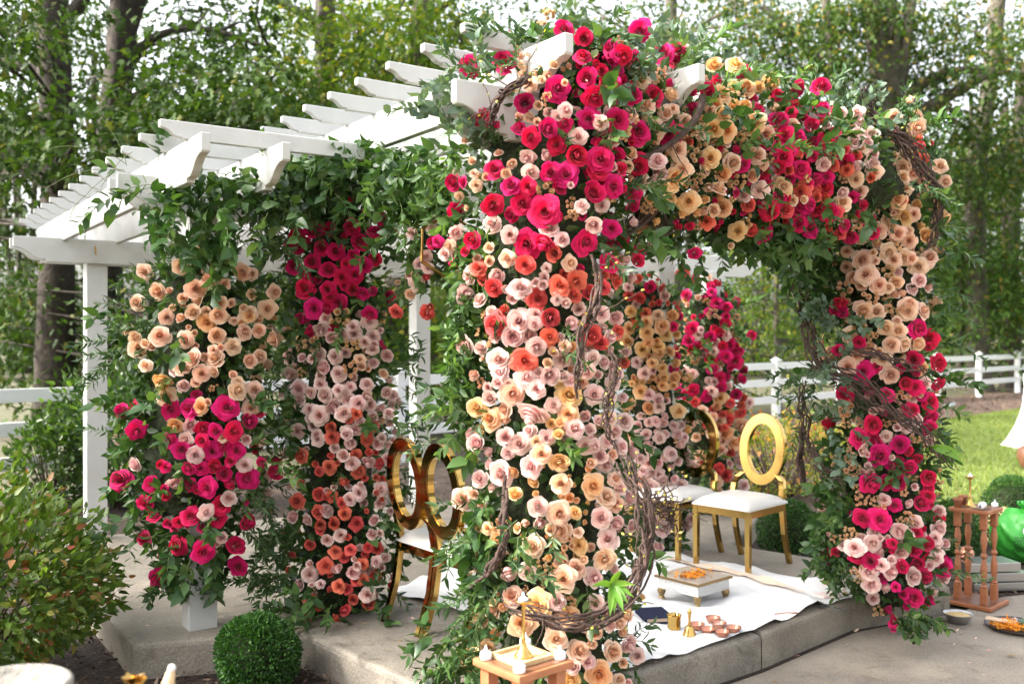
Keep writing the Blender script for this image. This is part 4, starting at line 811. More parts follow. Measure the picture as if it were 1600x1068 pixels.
def tree(name, label, cat, base, Y, trunk, limbs, crown, leafm, barkm, r0, r1, leaf=.15, upper=0, lpc=175, crad=.52, group=None, tpl=OAK, seed=0, wcl=()):
    """trunk and limbs are lines of (column, row[, depth shift]) ; crown: boxes (x0,x1,y0,y1,depth0,depth1,clumps)"""
    b = ground(base, 2442/Y+526, 0.0); t = thing(name, label, cat, b, group=group)
    tb = Tubes(); pts = [tuple(b+Vector((0, 0, -.1)))]+[tuple(p) for p in pxpath(trunk, Y)]
    main = trunk_tubes(tb, pts, r0, r1)
    lim = [main]
    for lb, la, lc in limbs: lim.append(trunk_tubes(tb, [tuple(p) for p in pxpath(lb, Y)], la, lc, 18, 9, False))
    allp = np.concatenate(lim); cl = []
    for x0, x1, y0, y1, d0, d1, n in crown:
        for _ in range(int(n*(CROWN_SCALE if Y < 24 else .62))):
            cl.append(np.array(at(random.uniform(x0, x1), random.uniform(y0, y1), Y+random.uniform(d0, d1))))
    for wx, wy, wz, ax, ay, az_, n in wcl:
        for v in fib_dirs(n)*rng.uniform(.2, 1, (n, 1))**.4: cl.append(np.array([wx+ax*v[0], wy+ay*v[1], wz+az_*v[2]]))
    for _ in range(upper):
        cl.append(np.array([b.x+random.gauss(0, 2.6), b.y+random.gauss(0, 2.6), random.uniform(8, 15)]))
    Pp, Dd = [], []; hi = []
    for c in cl:
        if c[2] < .5: continue
        dd = np.linalg.norm(allp-c-np.array([0, 0, -.4]), axis=1)+np.maximum(0, allp[:, 2]-c[2])*1.2; j = allp[int(np.argmin(dd))]
        mid = (j+c)/2+np.array([random.gauss(0, .25), random.gauss(0, .25), .15])
        if np.linalg.norm(c-j) < 5.5: tb.add(spline([j, mid, c], 8), np.linspace(.035, .008, 8), 5)
        n = int(lpc*random.uniform(.6, 1.3)); v = rng.normal(size=(n, 3))*np.array([crad, crad, crad*.55])*random.uniform(.65, 1.15)
        v[:, 2] -= .18*np.hypot(v[:, 0], v[:, 1])
        Pp.append(c+v); o = v/(np.linalg.norm(v, axis=1)[:, None]+.1); Dd.append(o*.7+rng.normal(0, .5, (n, 3))+np.array([0, 0, -.35]))
    obj('trunk', tb.mesh('trunk', barkm), None, t)
    if Pp:
        Pp = np.concatenate(Pp); Dd = np.concatenate(Dd); q = rng.uniform(.6, 1.25, len(Pp))
        obj('crown', leaf_mesh('crown', Pp, Dd, leaf*q, leaf*.62*q, leafm, tpl, np.array([0, 0, 1.])), None, t)
    return t
GT = 'trees of the wood behind the fence'
CROWN_SCALE = .68
tree('oak_tree', 'leftmost big oak with a thick dark furrowed trunk behind the low pergola roof', 'tree', 84, 15, [(86, 480), (90, 340), (92, 240), (86, 120), (80, 0), (78, -300), (80, -520)],
     [([(92, 300), (60, 275), (30, 250), (-40, 215)], .13, .07), ([(86, 130), (40, 105), (-10, 95)], .12, .06), ([(84, 60), (130, 0), (190, -120)], .13, .05)],
     [(-80, 150, -30, 240, 3, 6, 38), (-70, 60, 240, 480, 1, 4, 18), (-60, 55, 0, 260, -3, 0, 16), (50, 130, 170, 250, -3.5, -1, 5)], OAKD, BARK, .27, .2, upper=26, leaf=.17, group=GT)
tree('oak_tree', 'second big oak from the left, trunk leaning right, close behind the first', 'tree', 168, 16.2, [(168, 480), (166, 330), (172, 220), (188, 120), (196, 0), (205, -260), (210, -500)],
     [([(186, 130), (230, 60), (300, 40), (370, 58), (420, 75)], .09, .03), ([(190, 100), (220, 0), (270, -120)], .12, .05)],
     [(110, 150, 0, 300, 2, 4, 8), (215, 430, 120, 220, -4, 0, 44), (140, 230, 200, 270, -4, -2, 6), (215, 430, 0, 130, -2, 2, 18)], OAKD, BARK, .27, .2, upper=22, leaf=.17, group=GT)
tree('oak_tree', 'straight lichen-spotted trunk rising behind the upper left slats', 'tree', 504, 19, [(505, 400), (506, 200), (510, 80), (508, 0), (505, -250)],
     [([(506, 40), (460, 15), (400, -10)], .09, .05), ([(507, 120), (560, 60), (620, 20)], .05, .02), ([(506, 150), (450, 110), (400, 95)], .05, .02)],
     [(420, 610, 0, 110, -2, 2, 26), (400, 600, 100, 215, -2, 2, 34)], YELG, BARKG, .22, .18, upper=8, leaf=.16, group=GT)
tree('oak_tree', 'grey-brown trunk leaning right above the middle slats, small yellowing leaves', 'tree', 612, 17.5, [(613, 520), (622, 380), (640, 200), (652, 100), (664, 0), (680, -200)],
     [([(655, 80), (700, 60), (760, 90), (800, 120)], .05, .02), ([(648, 130), (600, 110), (560, 60)], .05, .02), ([(660, 30), (710, 0), (760, -60)], .07, .03)],
     [(-150, 900, -1000, -480, -9, -3, 62), (560, 760, 0, 110, -2, 2, 28), (560, 720, 90, 200, -1, 2, 22), (600, 720, 430, 640, -1, 2, 26)], YELG, BARKG, .25, .2, upper=8, leaf=.15, group=GT)  # first crown box: unseen boughs added overhead to shade the pergola roof
tree('oak_tree', 'many-stemmed grey tree rising behind the right end of the flower arch', 'tree', 1386, 25, [(1386, 420), (1388, 260), (1388, 190), (1372, 90), (1360, 0), (1340, -200)],
     [([(1388, 190), (1398, 100), (1392, 0), (1390, -150)], .22, .13), ([(1390, 180), (1412, 100), (1424, 0), (1440, -120)], .20, .12), ([(1395, 170), (1440, 130), (1480, 112), (1540, 108), (1620, 122)], .15, .07), ([(1400, 200), (1455, 165), (1520, 130), (1580, 92)], .19, .10), ([(1388, 220), (1310, 130), (1250, 60), (1190, 10)], .16, .08), ([(1505, 112), (1520, 60), (1560, 20)], .05, .02)],
     [(1180, 1400, -20, 140, -2, 2, 40), (1380, 1620, -20, 130, -2, 2, 44), (1400, 1600, 120, 300, 0, 3, 28)], OAKM, BARKG, .36, .22, leaf=.17, crad=.68, lpc=210, group=GT)
tree('oak_tree', 'forked pale trunk at the far right among dense green leaves', 'tree', 1528, 28.5, [(1528, 480), (1524, 330), (1520, 275), (1535, 200), (1548, 120), (1560, 0)],
     [([(1522, 280), (1560, 245), (1600, 215), (1650, 190)], .19, .11), ([(1522, 330), (1560, 335), (1610, 325)], .05, .02), ([(1530, 215), (1480, 180), (1440, 165)], .09, .05)],
     [(1450, 1640, 180, 330, -1, 2, 30), (1470, 1640, 320, 520, -1, 3, 30)], MAPL, BARKG, .32, .22, leaf=.19, crad=.75, lpc=210, group=GT)
tree('oak_tree', 'slim dark trunk high above the flower arch in the wood', 'tree', 1052, 26, [(1052, 400), (1052, 160), (1050, 40), (1046, -100)], [([(1051, 70), (1110, 30), (1180, 0)], .06, .03), ([(1051, 100), (1000, 60), (950, 30)], .06, .03)],
     [(880, 1080, -20, 140, -3, 2, 30), (1050, 1250, -20, 140, -2, 2, 36)], OAKM, BARKG, .2, .14, leaf=.17, group=GT)
tree('oak_tree', 'thin crooked stems left of the many-stemmed tree, over the arch', 'tree', 1312, 24.5, [(1312, 420), (1315, 200), (1300, 110), (1296, 40), (1280, -60)], [([(1304, 120), (1312, 60), (1330, 10)], .05, .03)],
     [(1220, 1400, 0, 200, -1, 3, 30), (1300, 1480, 180, 330, 0, 4, 20)], OAKM, BARKG, .16, .10, leaf=.16, lpc=190, group=GT)
tree('oak_tree', 'dark trunk at the right edge deep in the wood', 'tree', 1582, 31, [(1582, 480), (1578, 380), (1588, 250), (1600, 100)], [([(1580, 350), (1610, 320), (1650, 300)], .08, .04), ([(1579, 400), (1560, 300), (1535, 240)], .08, .04)],
     [(1420, 1650, 220, 480, 0, 5, 44)], MAPL, BARK, .28, .2, leaf=.21, crad=.8, lpc=210, group=GT)
tree('young_tree', 'sunlit yellow-green young tree seen under the flower arch', 'tree', 1215, 21.5, [(1215, 560), (1212, 450), (1220, 330), (1225, 250)], [([(1214, 500), (1170, 430), (1150, 380)], .03, .01), ([(1214, 480), (1260, 420), (1290, 370)], .03, .01)],
     [(1130, 1320, 330, 470, -1, 2, 34), (1130, 1320, 450, 625, -1, 2, 40)], YELG, BARKG, .08, .04, leaf=.13, crad=.5, lpc=150, group=GT)
tree('young_tree', 'green maple with drooping branches right of the right flower column', 'tree', 1500, 29, [(1500, 560), (1502, 450), (1500, 350)], [],
     [(1440, 1620, 330, 560, -1, 2, 50)], MAPL, BARKG, .12, .06, leaf=.19, crad=.75, lpc=210, group=GT)
tree('young_tree', 'dark leafy sapling between the two left oak trunks', 'tree', 230, 14.5, [(232, 560), (236, 450), (240, 380)], [],
     [(-30, 150, 440, 640, 0, 3, 30), (180, 420, 410, 640, -1, 2, 46)], OAKD, BARK, .07, .04, leaf=.15, crad=.55, group=GT)
tree('young_tree', 'light green sapling behind the back post of the pergola', 'tree', 700, 16, [(700, 560), (704, 450), (700, 380)], [],
     [(640, 780, 400, 680, -1, 2, 40)], YELG, BARKG, .06, .03, leaf=.13, crad=.5, group=GT)
tree('young_tree', 'mid green sapling behind the crimson-topped flower column', 'tree', 450, 17, [(450, 560), (452, 450), (455, 380)], [],
     [(400, 620, 400, 680, -1, 2, 50)], MAPL, BARKG, .07, .03, leaf=.14, crad=.5, group=GT)
tree('oak_tree', 'nearest oak, added for shade, only its overhanging boughs in sight at the top left corner', 'tree', -1297, 6, [(-1297, 300), (-1290, 0), (-1280, -400), (-1270, -1000)], [([(-1290, -200), (-800, -500, 1), (-300, -500, 3), (-80, -60, 4)], .12, .03), ([(-1285, -300), (-1300, -900), (-1500, -1400)], .14, .05), ([(-1285, -400), (-1000, -1000), (-700, -1400)], .12, .04)],
     [(-250, 70, -70, 40, 3, 5, 12)], OAKD, BARK, .3, .2, leaf=.16, lpc=130, crad=.55, group=GT, wcl=[(-9.2, 5.3, 7.6, 2.4, 2.7, 2.4, 124), (-5.5, 6.5, 6.5, 2, 2.5, 1.2, 22), (-8.2, 3.4, 8.7, 1.8, 1.2, 1.3, 36)])  # crown clumps mostly out of view, placed to shade the pergola and columns
# far wood: one leafy mass
FARG = leafmat('far_wood_leaves', [(0, (.02, .04, .010)), (.6, (.04, .07, .016)), (1, (.08, .10, .022))], .6, .15)
cen = []
for _ in range(560):
    px = random.uniform(-250, 1900); Y = random.uniform(36, 50)
    top = 230 if px > 1050 else 170 if px > 850 else 430 if px < 420 else 300
    py = random.uniform(top-40 if random.random() < .8 else -40, 620); cen.append(np.array(at(px, py, Y)))
for _ in range(260):  # unseen ring behind the camera, added for darker reflections in the gold chairs
    a = random.uniform(-2.6, 2.6); rr = random.uniform(17, 25)
    if abs(a) > .0: cen.append(np.array([rr*math.sin(a), -rr*math.cos(a)*1.0+0, random.uniform(.4, 8.5)]) if math.cos(a) > -.35 else np.array(at(random.uniform(0, 1600), 560, 44)))
cen = np.array(cen); v = rng.normal(size=(len(cen), 85, 3))*np.array([1.1, 1.1, .75]); pp = (cen[:, None]+v).reshape(-1, 3); pp = pp[pp[:, 2] > .1]
q = rng.uniform(.6, 1.3, len(pp))
stuff(obj('far_woodland', leaf_mesh('far_woodland', pp, rng.normal(size=pp.shape)+np.array([0, 0, -.4]), .30*q, .18*q, FARG, LEAF4, np.array([0, 0, 1.])), None))
tb = Tubes()
for _ in range(46):
    px = random.uniform(-200, 1850); Y = random.uniform(33, 48); b = ground(px, 526+2442/Y); tb.add(spline([tuple(b), tuple(b+Vector((random.gauss(0, .3), 0, 5))), tuple(b+Vector((random.gauss(0, .8), 0, 12)))], 10), np.linspace(.2, .09, 10), 8)
stuff(obj('far_trunks', tb.mesh('far_trunks', BARK)))

# ------------------------------------------------------------------ shrubs
def shrub(name, label, cat, c, rx, ry, h, n, L, W, m, stems=26, group=None, tpl=LEAF, z0=0.0, fill=.55, up=None, lumps=9):
    t = thing(name, label, cat, (c[0], c[1], z0), group=group); P_, D_ = [], []
    lump = fib_dirs(lumps); tb = Tubes()
    for k in range(stems):
        a = random.uniform(0, 6.28); rr = random.uniform(.3, .85); e = np.array([c[0]+rx*rr*math.cos(a), c[1]+ry*rr*math.sin(a), z0+h*random.uniform(.55, .95)*math.sqrt(max(.1, 1-rr*rr*.7))])
        s = np.array([c[0]+rx*.2*rr*math.cos(a), c[1]+ry*.2*rr*math.sin(a), z0]); tb.add(spline([s, s*.5+e*.5+np.array([0, 0, .08]), e], 10), np.linspace(.009, .003, 10), 5)
    v = fib_dirs(n); u = rng.uniform(0, 1, n)**.33; u = fill+(1-fill)*u
    f = 1+.22*np.max(v@lump.T, 1)**6-.10+rng.normal(0, .05, n)
    zz = v[:, 2]*.5+.5
    p = np.stack([c[0]+rx*v[:, 0]*u*f, c[1]+ry*v[:, 1]*u*f, z0+np.maximum(.02, h*(.06+.94*zz*u**.5*f))], 1)
    d = v*1.0+rng.normal(0, .55, (n, 3))+np.array([0, 0, .25]); q = rng.uniform(.6, 1.3, n)
    obj('stems', tb.mesh('stems', TWIG), None, t)
    stuff(obj('foliage', leaf_mesh('foliage', p, d, L*q, W*q, m, tpl, np.array([0, 0, 1.]) if up else None), None, t))
    return t, p
AZ = leafmat('azalea_leaves', [(0, (.05, .10, .016)), (.45, (.09, .16, .025)), (.84, (.15, .22, .035)), (.93, (.2, .19, .04)), (.975, (.32, .13, .05)), (1, (.40, .10, .07))], .4, .25)
AZO = leafmat('azalea_leaf', [(0, (.07, .13, .02)), (.55, (.12, .19, .03)), (.78, (.2, .23, .04)), (.88, (.32, .16, .05)), (1, (.42, .10, .07))], .4, .4, per='object')
RHO = leafmat('rhododendron_leaves', [(0, (.025, .055, .014)), (.6, (.05, .10, .022)), (1, (.10, .17, .045))], .35, .3)
BOX = leafmat('boxwood_leaves', [(0, (.018, .06, .012)), (.6, (.035, .105, .018)), (1, (.07, .16, .03))], .45, .25)
AUT = leafmat('autumn_shrub_leaves', [(0, (.08, .12, .02)), (.4, (.16, .20, .03)), (.7, (.30, .27, .05)), (.9, (.40, .2, .07)), (1, (.4, .1, .06))], .45, .45)
az, azp = shrub('azalea_bush', 'azalea bush with green and reddening leaves at the left edge by the white post', 'bush', (-2.64, 4.45), .72, .62, .93, 8500, .056, .025, AZ, 60, fill=.35, lumps=14)
AZL = npmesh('leaf', LEAF[0]*np.array([.06, .027, .06]), np.concatenate([np.array(f) for f in LEAF[1]]), [len(f) for f in LEAF[1]], AZO, smooth=True)
pick = [p for p in azp[rng.permutation(len(azp))] if p[1] < 4.35 and p[0] > -3.1][:280]
for p in pick:
    o = bpy.data.objects.new('leaf', AZL); link(o, az); f = Vector(p)-Vector((-2.5, 4.6, .5)); f.normalize(); f = (f+Vector((random.gauss(0, .5), random.gauss(0, .5), random.gauss(.2, .4)))).normalized(); sc = random.uniform(.8, 1.3)
    o.matrix_basis = Matrix.Translation(Vector(p)+f*.02) @ f.to_track_quat('X', 'Z').to_matrix().to_4x4() @ Matrix.Diagonal((sc, sc, sc, 1))
shrub('rhododendron', 'dark glossy evergreen shrub behind the leftmost flower column, in front of the fence', 'bush', (-3.75, 9.2), .75, .55, 1.35, 3000, .095, .034, RHO, 30, fill=.3)
shrub('rhododendron', 'low evergreen shrub left of the back post, in front of the left fence rails', 'bush', (-4.35, 8.95), .40, .4, .9, 1300, .09, .033, RHO, 24, fill=.3)
shrub('autumn_shrub', 'yellowing loose shrub behind the right gold chairs', 'bush', (2.75, 9.8), .85, .6, .85, 2200, .06, .028, AUT, 60, fill=.25)
shrub('autumn_shrub', 'yellow and reddish shrub against the right flower column, before the fence', 'bush', (4.1, 12.6), 1.0, .7, .5, 1500, .07, .03, AUT, 40, fill=.25)
def boxball(label, c, r, n, lum=None):
    t = thing('boxwood_ball', label, 'boxwood', (c[0], c[1], 0), group='clipped boxwood balls'); v = fib_dirs(n); v[:, 2] = np.where(v[:, 2] < -.75, -v[:, 2], v[:, 2])
    lm = fib_dirs(16); u = (1-.28*rng.uniform(0, 1, n)**2)*(.95+.13*np.max(v@lm.T, 1)**8); p = np.array([c[0], c[1], r*.92])+v*r*u[:, None]*(1+rng.normal(0, .025, n))[:, None]; p[:, 2] = np.maximum(.01, p[:, 2])
    q = rng.uniform(.7, 1.3, n); stuff(obj('foliage', leaf_mesh('foliage', p, v+rng.normal(0, .5, (n, 3)), .017*q, .0095*q, BOX), None, t))
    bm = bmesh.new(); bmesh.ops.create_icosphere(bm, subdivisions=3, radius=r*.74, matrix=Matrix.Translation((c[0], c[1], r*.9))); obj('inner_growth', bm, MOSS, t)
    tb = Tubes(); tb.add([(c[0], c[1], -.02), (c[0], c[1], .1), (c[0]+.01, c[1], r)], .02, 8); obj('stem', tb.mesh('stem', TWIG), None, t)
boxball('round clipped boxwood in dark mulch before the concrete step', (-1.19, 4.42), .185, 8500)
boxball('boxwood ball in mulch behind the legs of the gold chairs', (2.06, 7.05), .22, 6500)
boxball('boxwood ball behind the legs of the right wooden stand', (3.22, 6.95), .23, 6500)
boxball('low boxwood ball at the right edge by the lawn and pale mums', (4.25, 8.05), .24, 5500)
MUM = leafmat('chrysanthemum_heads', [(0, (.62, .55, .25)), (1, (.80, .76, .5))], .7, .2)
for lab, c, r, n, z in (('pale yellow chrysanthemum clump between boxwood and the green bag', (3.86, 7.45), .25, 260, .30), ('few pale yellow flowers peeping at the foot of the near boxwood', (-1.24, 4.12), .06, 26, .10)):
    t, p = shrub('chrysanthemum', lab, 'flowers', c, r, r, z, 900 if r > .1 else 90, .035, .014, G_DARK, 10)
    v = fib_dirs(n); v[:, 2] = np.abs(v[:, 2]); hp = np.array([c[0], c[1], 0])+v*np.array([r, r, z]); P_ = np.repeat(hp, 9, 0); a = rng.uniform(0, 6.28, len(P_)); up = np.repeat(v, 9, 0)
    D_ = rng.normal(size=P_.shape); D_ -= up*(D_*up).sum(1)[:, None]*.8
    stuff(obj('flower_heads', leaf_mesh('flower_heads', P_+up*.01, D_, .018, .008, MUM, LEAF4), None, t))
# ------------------------------------------------------------------ gold oval-back chairs
def sweep_leg(bm, pts, w0, w1):
    pts = [Vector(p) for p in pts]; rings = []; n = len(pts)
    for i, p in enumerate(pts):
        w = w0+(w1-w0)*i/(n-1); rings.append([bm.verts.new(p+Vector((sx*w/2, sy*w/2, 0))) for sx, sy in ((-1, -1), (1, -1), (1, 1), (-1, 1))])
    for a, b in zip(rings, rings[1:]):
        for k in range(4): bm.faces.new((a[k], a[(k+1) % 4], b[(k+1) % 4], b[k]))
    bm.faces.new(rings[0][::-1]); bm.faces.new(rings[-1]); bmesh.ops.recalc_face_normals(bm, faces=bm.faces)
def chair_parts(t):   # front of the chair looks along local -Y
    W, D, H = .38, .42, .405
    for s in (-1, 1):
        bm = bmesh.new(); sweep_leg(bm, [(s*W/2, -D/2, 0), (s*W/2, -D/2, H*.5), (s*W/2, -D/2, H)], .028, .034); obj('leg', bm, GOLD, t)
        bm = bmesh.new(); sweep_leg(bm, [(s*W/2*.95, D/2+.10, 0), (s*W/2*.95, D/2+.065, .09), (s*W/2*.95, D/2+.03, .20), (s*W/2*.95, D/2+.012, .32), (s*W/2*.95, D/2, .42), (s*W/2*.94, D/2+.012, .50), (s*W/2*.86, D/2+.035, .545), (s*W/2*.66, D/2+.045, .575), (s*W/2*.5, D/2+.05, .575)], .030, .034); obj('leg', bm, GOLD, t)
    bm = bmesh.new()
    box(bm, (0, -D/2, H-.0225), (W-.036, .028, .045)); box(bm, (0, D/2, H-.0225), (W-.05, .028, .045))
    for s in (-1, 1): box(bm, (s*W/2, 0, H-.0225), (.028, D-.04, .045))
    obj('seat_frame', bm, GOLD, t)
    bm = bmesh.new(); n = 13; g = []
    for i in range(n):
        row = []
        for j in range(n):
            u, v = -1+2*i/(n-1), -1+2*j/(n-1); e = max(0, 1-u**4)**.5*max(0, 1-v**4)**.5
            row.append(bm.verts.new((u*(W/2+.022), v*(D/2+.02), H+.012+.055*e)))
        g.append(row)
    for i in range(n-1):
        for j in range(n-1): bm.faces.new((g[i][j], g[i+1][j], g[i+1][j+1], g[i][j+1]))
    ext = bmesh.ops.extrude_edge_only(bm, edges=[e for e in bm.edges if e.is_boundary])
    for v in [x for x in ext['geom'] if isinstance(x, bmesh.types.BMVert)]: v.co.z = H+.001
    bmesh.ops.recalc_face_normals(bm, faces=bm.faces); obj('seat', bm, CUSHION, t, smooth=True)
    bm = bmesh.new(); n = 56; R1, R2, cz, th = (.168, .235), (.105, .168), .735, .021
    prof = []
    for k in range(n):
        a = 2*math.pi*k/n; tilt = lambda z: D/2+.05+(z-.5)*.10
        ring = []
        for (rx, rz), sd in (((R1[0], R1[1]), -1), ((R1[0], R1[1]), 1), ((R2[0], R2[1]), 1), ((R2[0], R2[1]), -1)):
            z = cz+rz*math.sin(a); ring.append(bm.verts.new((rx*math.cos(a), tilt(z)+sd*th, z)))
        prof.append(ring)
    for k in range(n):
        a, b = prof[k], prof[(k+1) % n]
        for q in range(4): bm.faces.new((a[q], a[(q+1) % 4], b[(q+1) % 4], b[q]))
    bmesh.ops.recalc_face_normals(bm, faces=bm.faces)
    bmesh.ops.bevel(bm, geom=[e for e in bm.edges if e.calc_face_angle(0) > 1.0], offset=.004, segments=2, affect='EDGES')
    o = obj('oval_backrest', bm, GOLD, t, smooth=False)
def chair(label, c, face, z=SLAB):
    rz = math.atan2(face[1], face[0])+math.pi/2
    t = thing('gold_chair', label, 'chair', (c[0], c[1], z), rz, 'gold oval-back chairs', local=True); chair_parts(t); return t
def copy_thing(o, label, loc, rz):
    c = o.copy(); COL.objects.link(c); c.location = loc; c.rotation_euler = (0, 0, rz); c['label'] = label
    for ch in o.children:
        d = ch.copy(); COL.objects.link(d); d.parent = c; d.matrix_parent_inverse = ch.matrix_parent_inverse
        for gch in ch.children:
            e = gch.copy(); COL.objects.link(e); e.parent = d; e.matrix_parent_inverse = gch.matrix_parent_inverse
    return c
fr = (-.71, -.70); ry = math.atan2(fr[1], fr[0])+math.pi/2
ch1 = chair('gold oval-back chair with white seat, front right one next to the boxwood', (1.47, 6.11), fr)
copy_thing(ch1, 'gold oval-back chair with white seat, overlapped by the chair on its right', (1.095, 6.43, SLAB), ry)
fl_ = (.78, .62); rl = math.atan2(fl_[1], fl_[0])+math.pi/2
copy_thing(ch1, 'gold chair seen from behind, left of the big column and nearest the coral roses', (-.31, 4.99, SLAB), rl)
copy_thing(ch1, 'gold chair seen from behind, half hidden by the leaves of the big column', (-.11, 4.74, SLAB), rl)

# ------------------------------------------------------------------ white floor cloth
CP = [(.60, 4.235), (1.21, 4.735), (1.70, 5.19), (1.93, 5.36), (1.97, 5.56), (1.76, 5.81), (1.04, 6.44), (.2, 6.72), (-.15, 6.35), (-.72, 5.47), (-.36, 5.14), (.22, 4.55), (.34, 4.10)]
def cloth(name, poly, z, m, sub=.045, amp=.004, fold=3):
    xs = np.arange(min(p[0] for p in poly), max(p[0] for p in poly)+sub, sub); ys = np.arange(min(p[1] for p in poly), max(p[1] for p in poly)+sub, sub)
    bm = bmesh.new(); bmesh.ops.delete(bm, geom=[], context='VERTS'); f = bm.faces.new([bm.verts.new((x, y, 0)) for x, y in poly])
    for x in xs: bmesh.ops.bisect_plane(bm, geom=bm.verts[:]+bm.edges[:]+bm.faces[:], plane_co=(x, 0, 0), plane_no=(1, 0, 0))
    for y in ys: bmesh.ops.bisect_plane(bm, geom=bm.verts[:]+bm.edges[:]+bm.faces[:], plane_co=(0, y, 0), plane_no=(0, 1, 0))
    rs = random.Random(5); waves = [(rs.uniform(0, 6.28), rs.uniform(5, 17), rs.uniform(0, 6.28)) for _ in range(7)]
    for v in bm.verts:
        h = sum(max(0, math.sin((v.co.x*math.cos(a)+v.co.y*math.sin(a))*k+ph+.6*math.sin(v.co.x*3-v.co.y*2)))**4 for a, k, ph in waves)
        v.co.z = z+amp*h+.0006*math.sin(v.co.x*40)*math.sin(v.co.y*37); 
    bmesh.ops.recalc_face_normals(bm, faces=bm.faces)
    if sum(f.normal.z for f in bm.faces) < 0: bmesh.ops.reverse_faces(bm, faces=bm.faces)
    return obj(name, bm, m, smooth=True)
fc = cloth('floor_cloth', CP, SLAB+.004, CLOTH, amp=.013); tag(fc, 'white cotton cloth spread on the concrete under the chairs and brass things', 'cloth')
rb_ = [(1.02, 6.25), (1.30, 6.02), (1.55, 5.66), (1.68, 5.42), (1.665, 5.40), (1.45, 5.66), (1.2, 5.93), (.99, 6.18)]
o = cloth('chiffon_ribbon', rb_, SLAB+.022, PEACHC, .03, .010); tag(o, 'sheer peach ribbon lying across the white cloth beside the chair leg', 'ribbon')
CZ = SLAB+.013
# ------------------------------------------------------------------ low silver ritual table
t = thing('low_table', 'low silver-clad ritual table with brass feet and orange petals on top', 'table', (1.015, 5.30, CZ), math.atan2(.66, .75), local=True)
TL = .31
bm = bmesh.new(); box(bm, (0, 0, .092), (TL-.03, TL-.03, .06), 0, .003)
for s in (-1, 1):
    for a in range(2):
        for k in range(9):
            for j in range(2):
                c = -.115+.0288*k; z = .077+.03*j
                M = Matrix.Translation((c, s*(TL-.03)/2, z) if a == 0 else (s*(TL-.03)/2, c, z)) @ Matrix.Diagonal((1.1, .35, .9, 1) if a == 0 else (.35, 1.1, .9, 1))
                bmesh.ops.create_icosphere(bm, subdivisions=1, radius=.009, matrix=M)
obj('apron', bm, SILVER, t)
boxm('top_rim', (0, 0, .1285), (TL, TL, .012), BRONZE, t, 0, .003)
boxm('top_plate', (0, 0, .1335), (TL-.03, TL-.03, .006), SILVER, t, 0, .001)
for sx in (-1, 1):
    for sy in (-1, 1):
        bm = lathe([(0, 0), (.022, 0), (.024, .006), (.015, .014), (.014, .024), (.021, .036), (.024, .048), (.020, .058), (.021, .064), (0, .064)], 14); o = obj('foot', bm, BRONZE, t, smooth=True); o.location = (sx*.125, sy*.125, 0)
pp = np.stack([rng.normal(0, .055, 210), rng.normal(0, .035, 210), np.full(210, .139)+rng.uniform(0, .006, 210)], 1); dd = rng.normal(size=pp.shape); dd[:, 2] *= .25
stuff(obj('orange_petals', leaf_mesh('orange_petals', pp, dd, .022, .011, MARI, LEAF4), None, t))
# ------------------------------------------------------------------ book, cup, bell, bowls, cutlery, napkin, rose
t = thing('book', 'dark blue closed book with tan page edges on the white cloth', 'book', (.745, 4.955, CZ), .18, local=True)
boxm('page_block', (0, 0, .014), (.138, .185, .018), PAPER, t)
boxm('cover', (0, 0, .0255), (.148, .195, .004), NAVY, t, 0, .001); boxm('cover', (0, 0, .0025), (.148, .195, .004), NAVY, t, 0, .001); boxm('spine', (-.0735, 0, .014), (.004, .195, .0185), NAVY, t)
t = thing('brass_cup', 'straight polished brass cup between the blue book and the bell', 'cup', (.81, 4.735, CZ), local=True)
obj('cup_body', lathe([(0, .002), (.031, .002), (.033, 0), (.0335, .01), (.0325, .03), (.033, .06), (.0365, .078), (.0365, .081), (.034, .080), (.031, .06), (.0305, .012), (0, .008)], 30), GOLD, t, smooth=True)
t = thing('hand_bell', 'small brass hand bell with turned handle standing on the cloth', 'bell', (.872, 4.655, CZ), local=True)
obj('bell_body', lathe([(.026, .006), (.034, 0), (.036, .003), (.031, .010), (.026, .022), (.023, .036), (.018, .046), (.010, .052), (0, .054)], 28), BRASS, t, smooth=True)
obj('handle', lathe([(0, .05), (.009, .052), (.006, .058), (.0085, .064), (.0055, .07), (.006, .088), (.009, .094), (.006, .100), (.010, .108), (.011, .118), (.007, .126), (.003, .134), (0, .137)], 18), BRASS, t, smooth=True)
BOWL = lathe([(0, .003), (.02, .001), (.024, .003), (.032, .014), (.0375, .028), (.0395, .030), (.039, .0315), (.036, .029), (.030, .015), (.021, .006), (0, .005)], 30)
bme = bpy.data.meshes.new('bowl'); BOWL.to_mesh(bme); BOWL.free(); bme.materials.append(COPPER); bme.polygons.foreach_set('use_smooth', [True]*len(bme.polygons))
for (x, y), lab in zip(((1089, 983), (1114, 972.5), (1123, 981), (1106, 990.5), (1128.5, 994.5), (1146, 988)), ('nearest the brass bell, left end of the cluster', 'at the back of the cluster, farthest from the curb', 'in the middle of the cluster, ringed by the others', 'in the front row, between the bell-side bowl and the foremost one', 'foremost of the cluster, closest to the curb', 'at the right end of the cluster, away from the bell')):
    p = ground(x, y, CZ); o = bpy.data.objects.new('copper_bowl', bme); COL.objects.link(o); o.location = p; o.rotation_euler = (0, 0, random.uniform(0, 6)); tag(o, 'small copper bowl '+lab, 'bowl', 'small copper bowls on the white cloth')
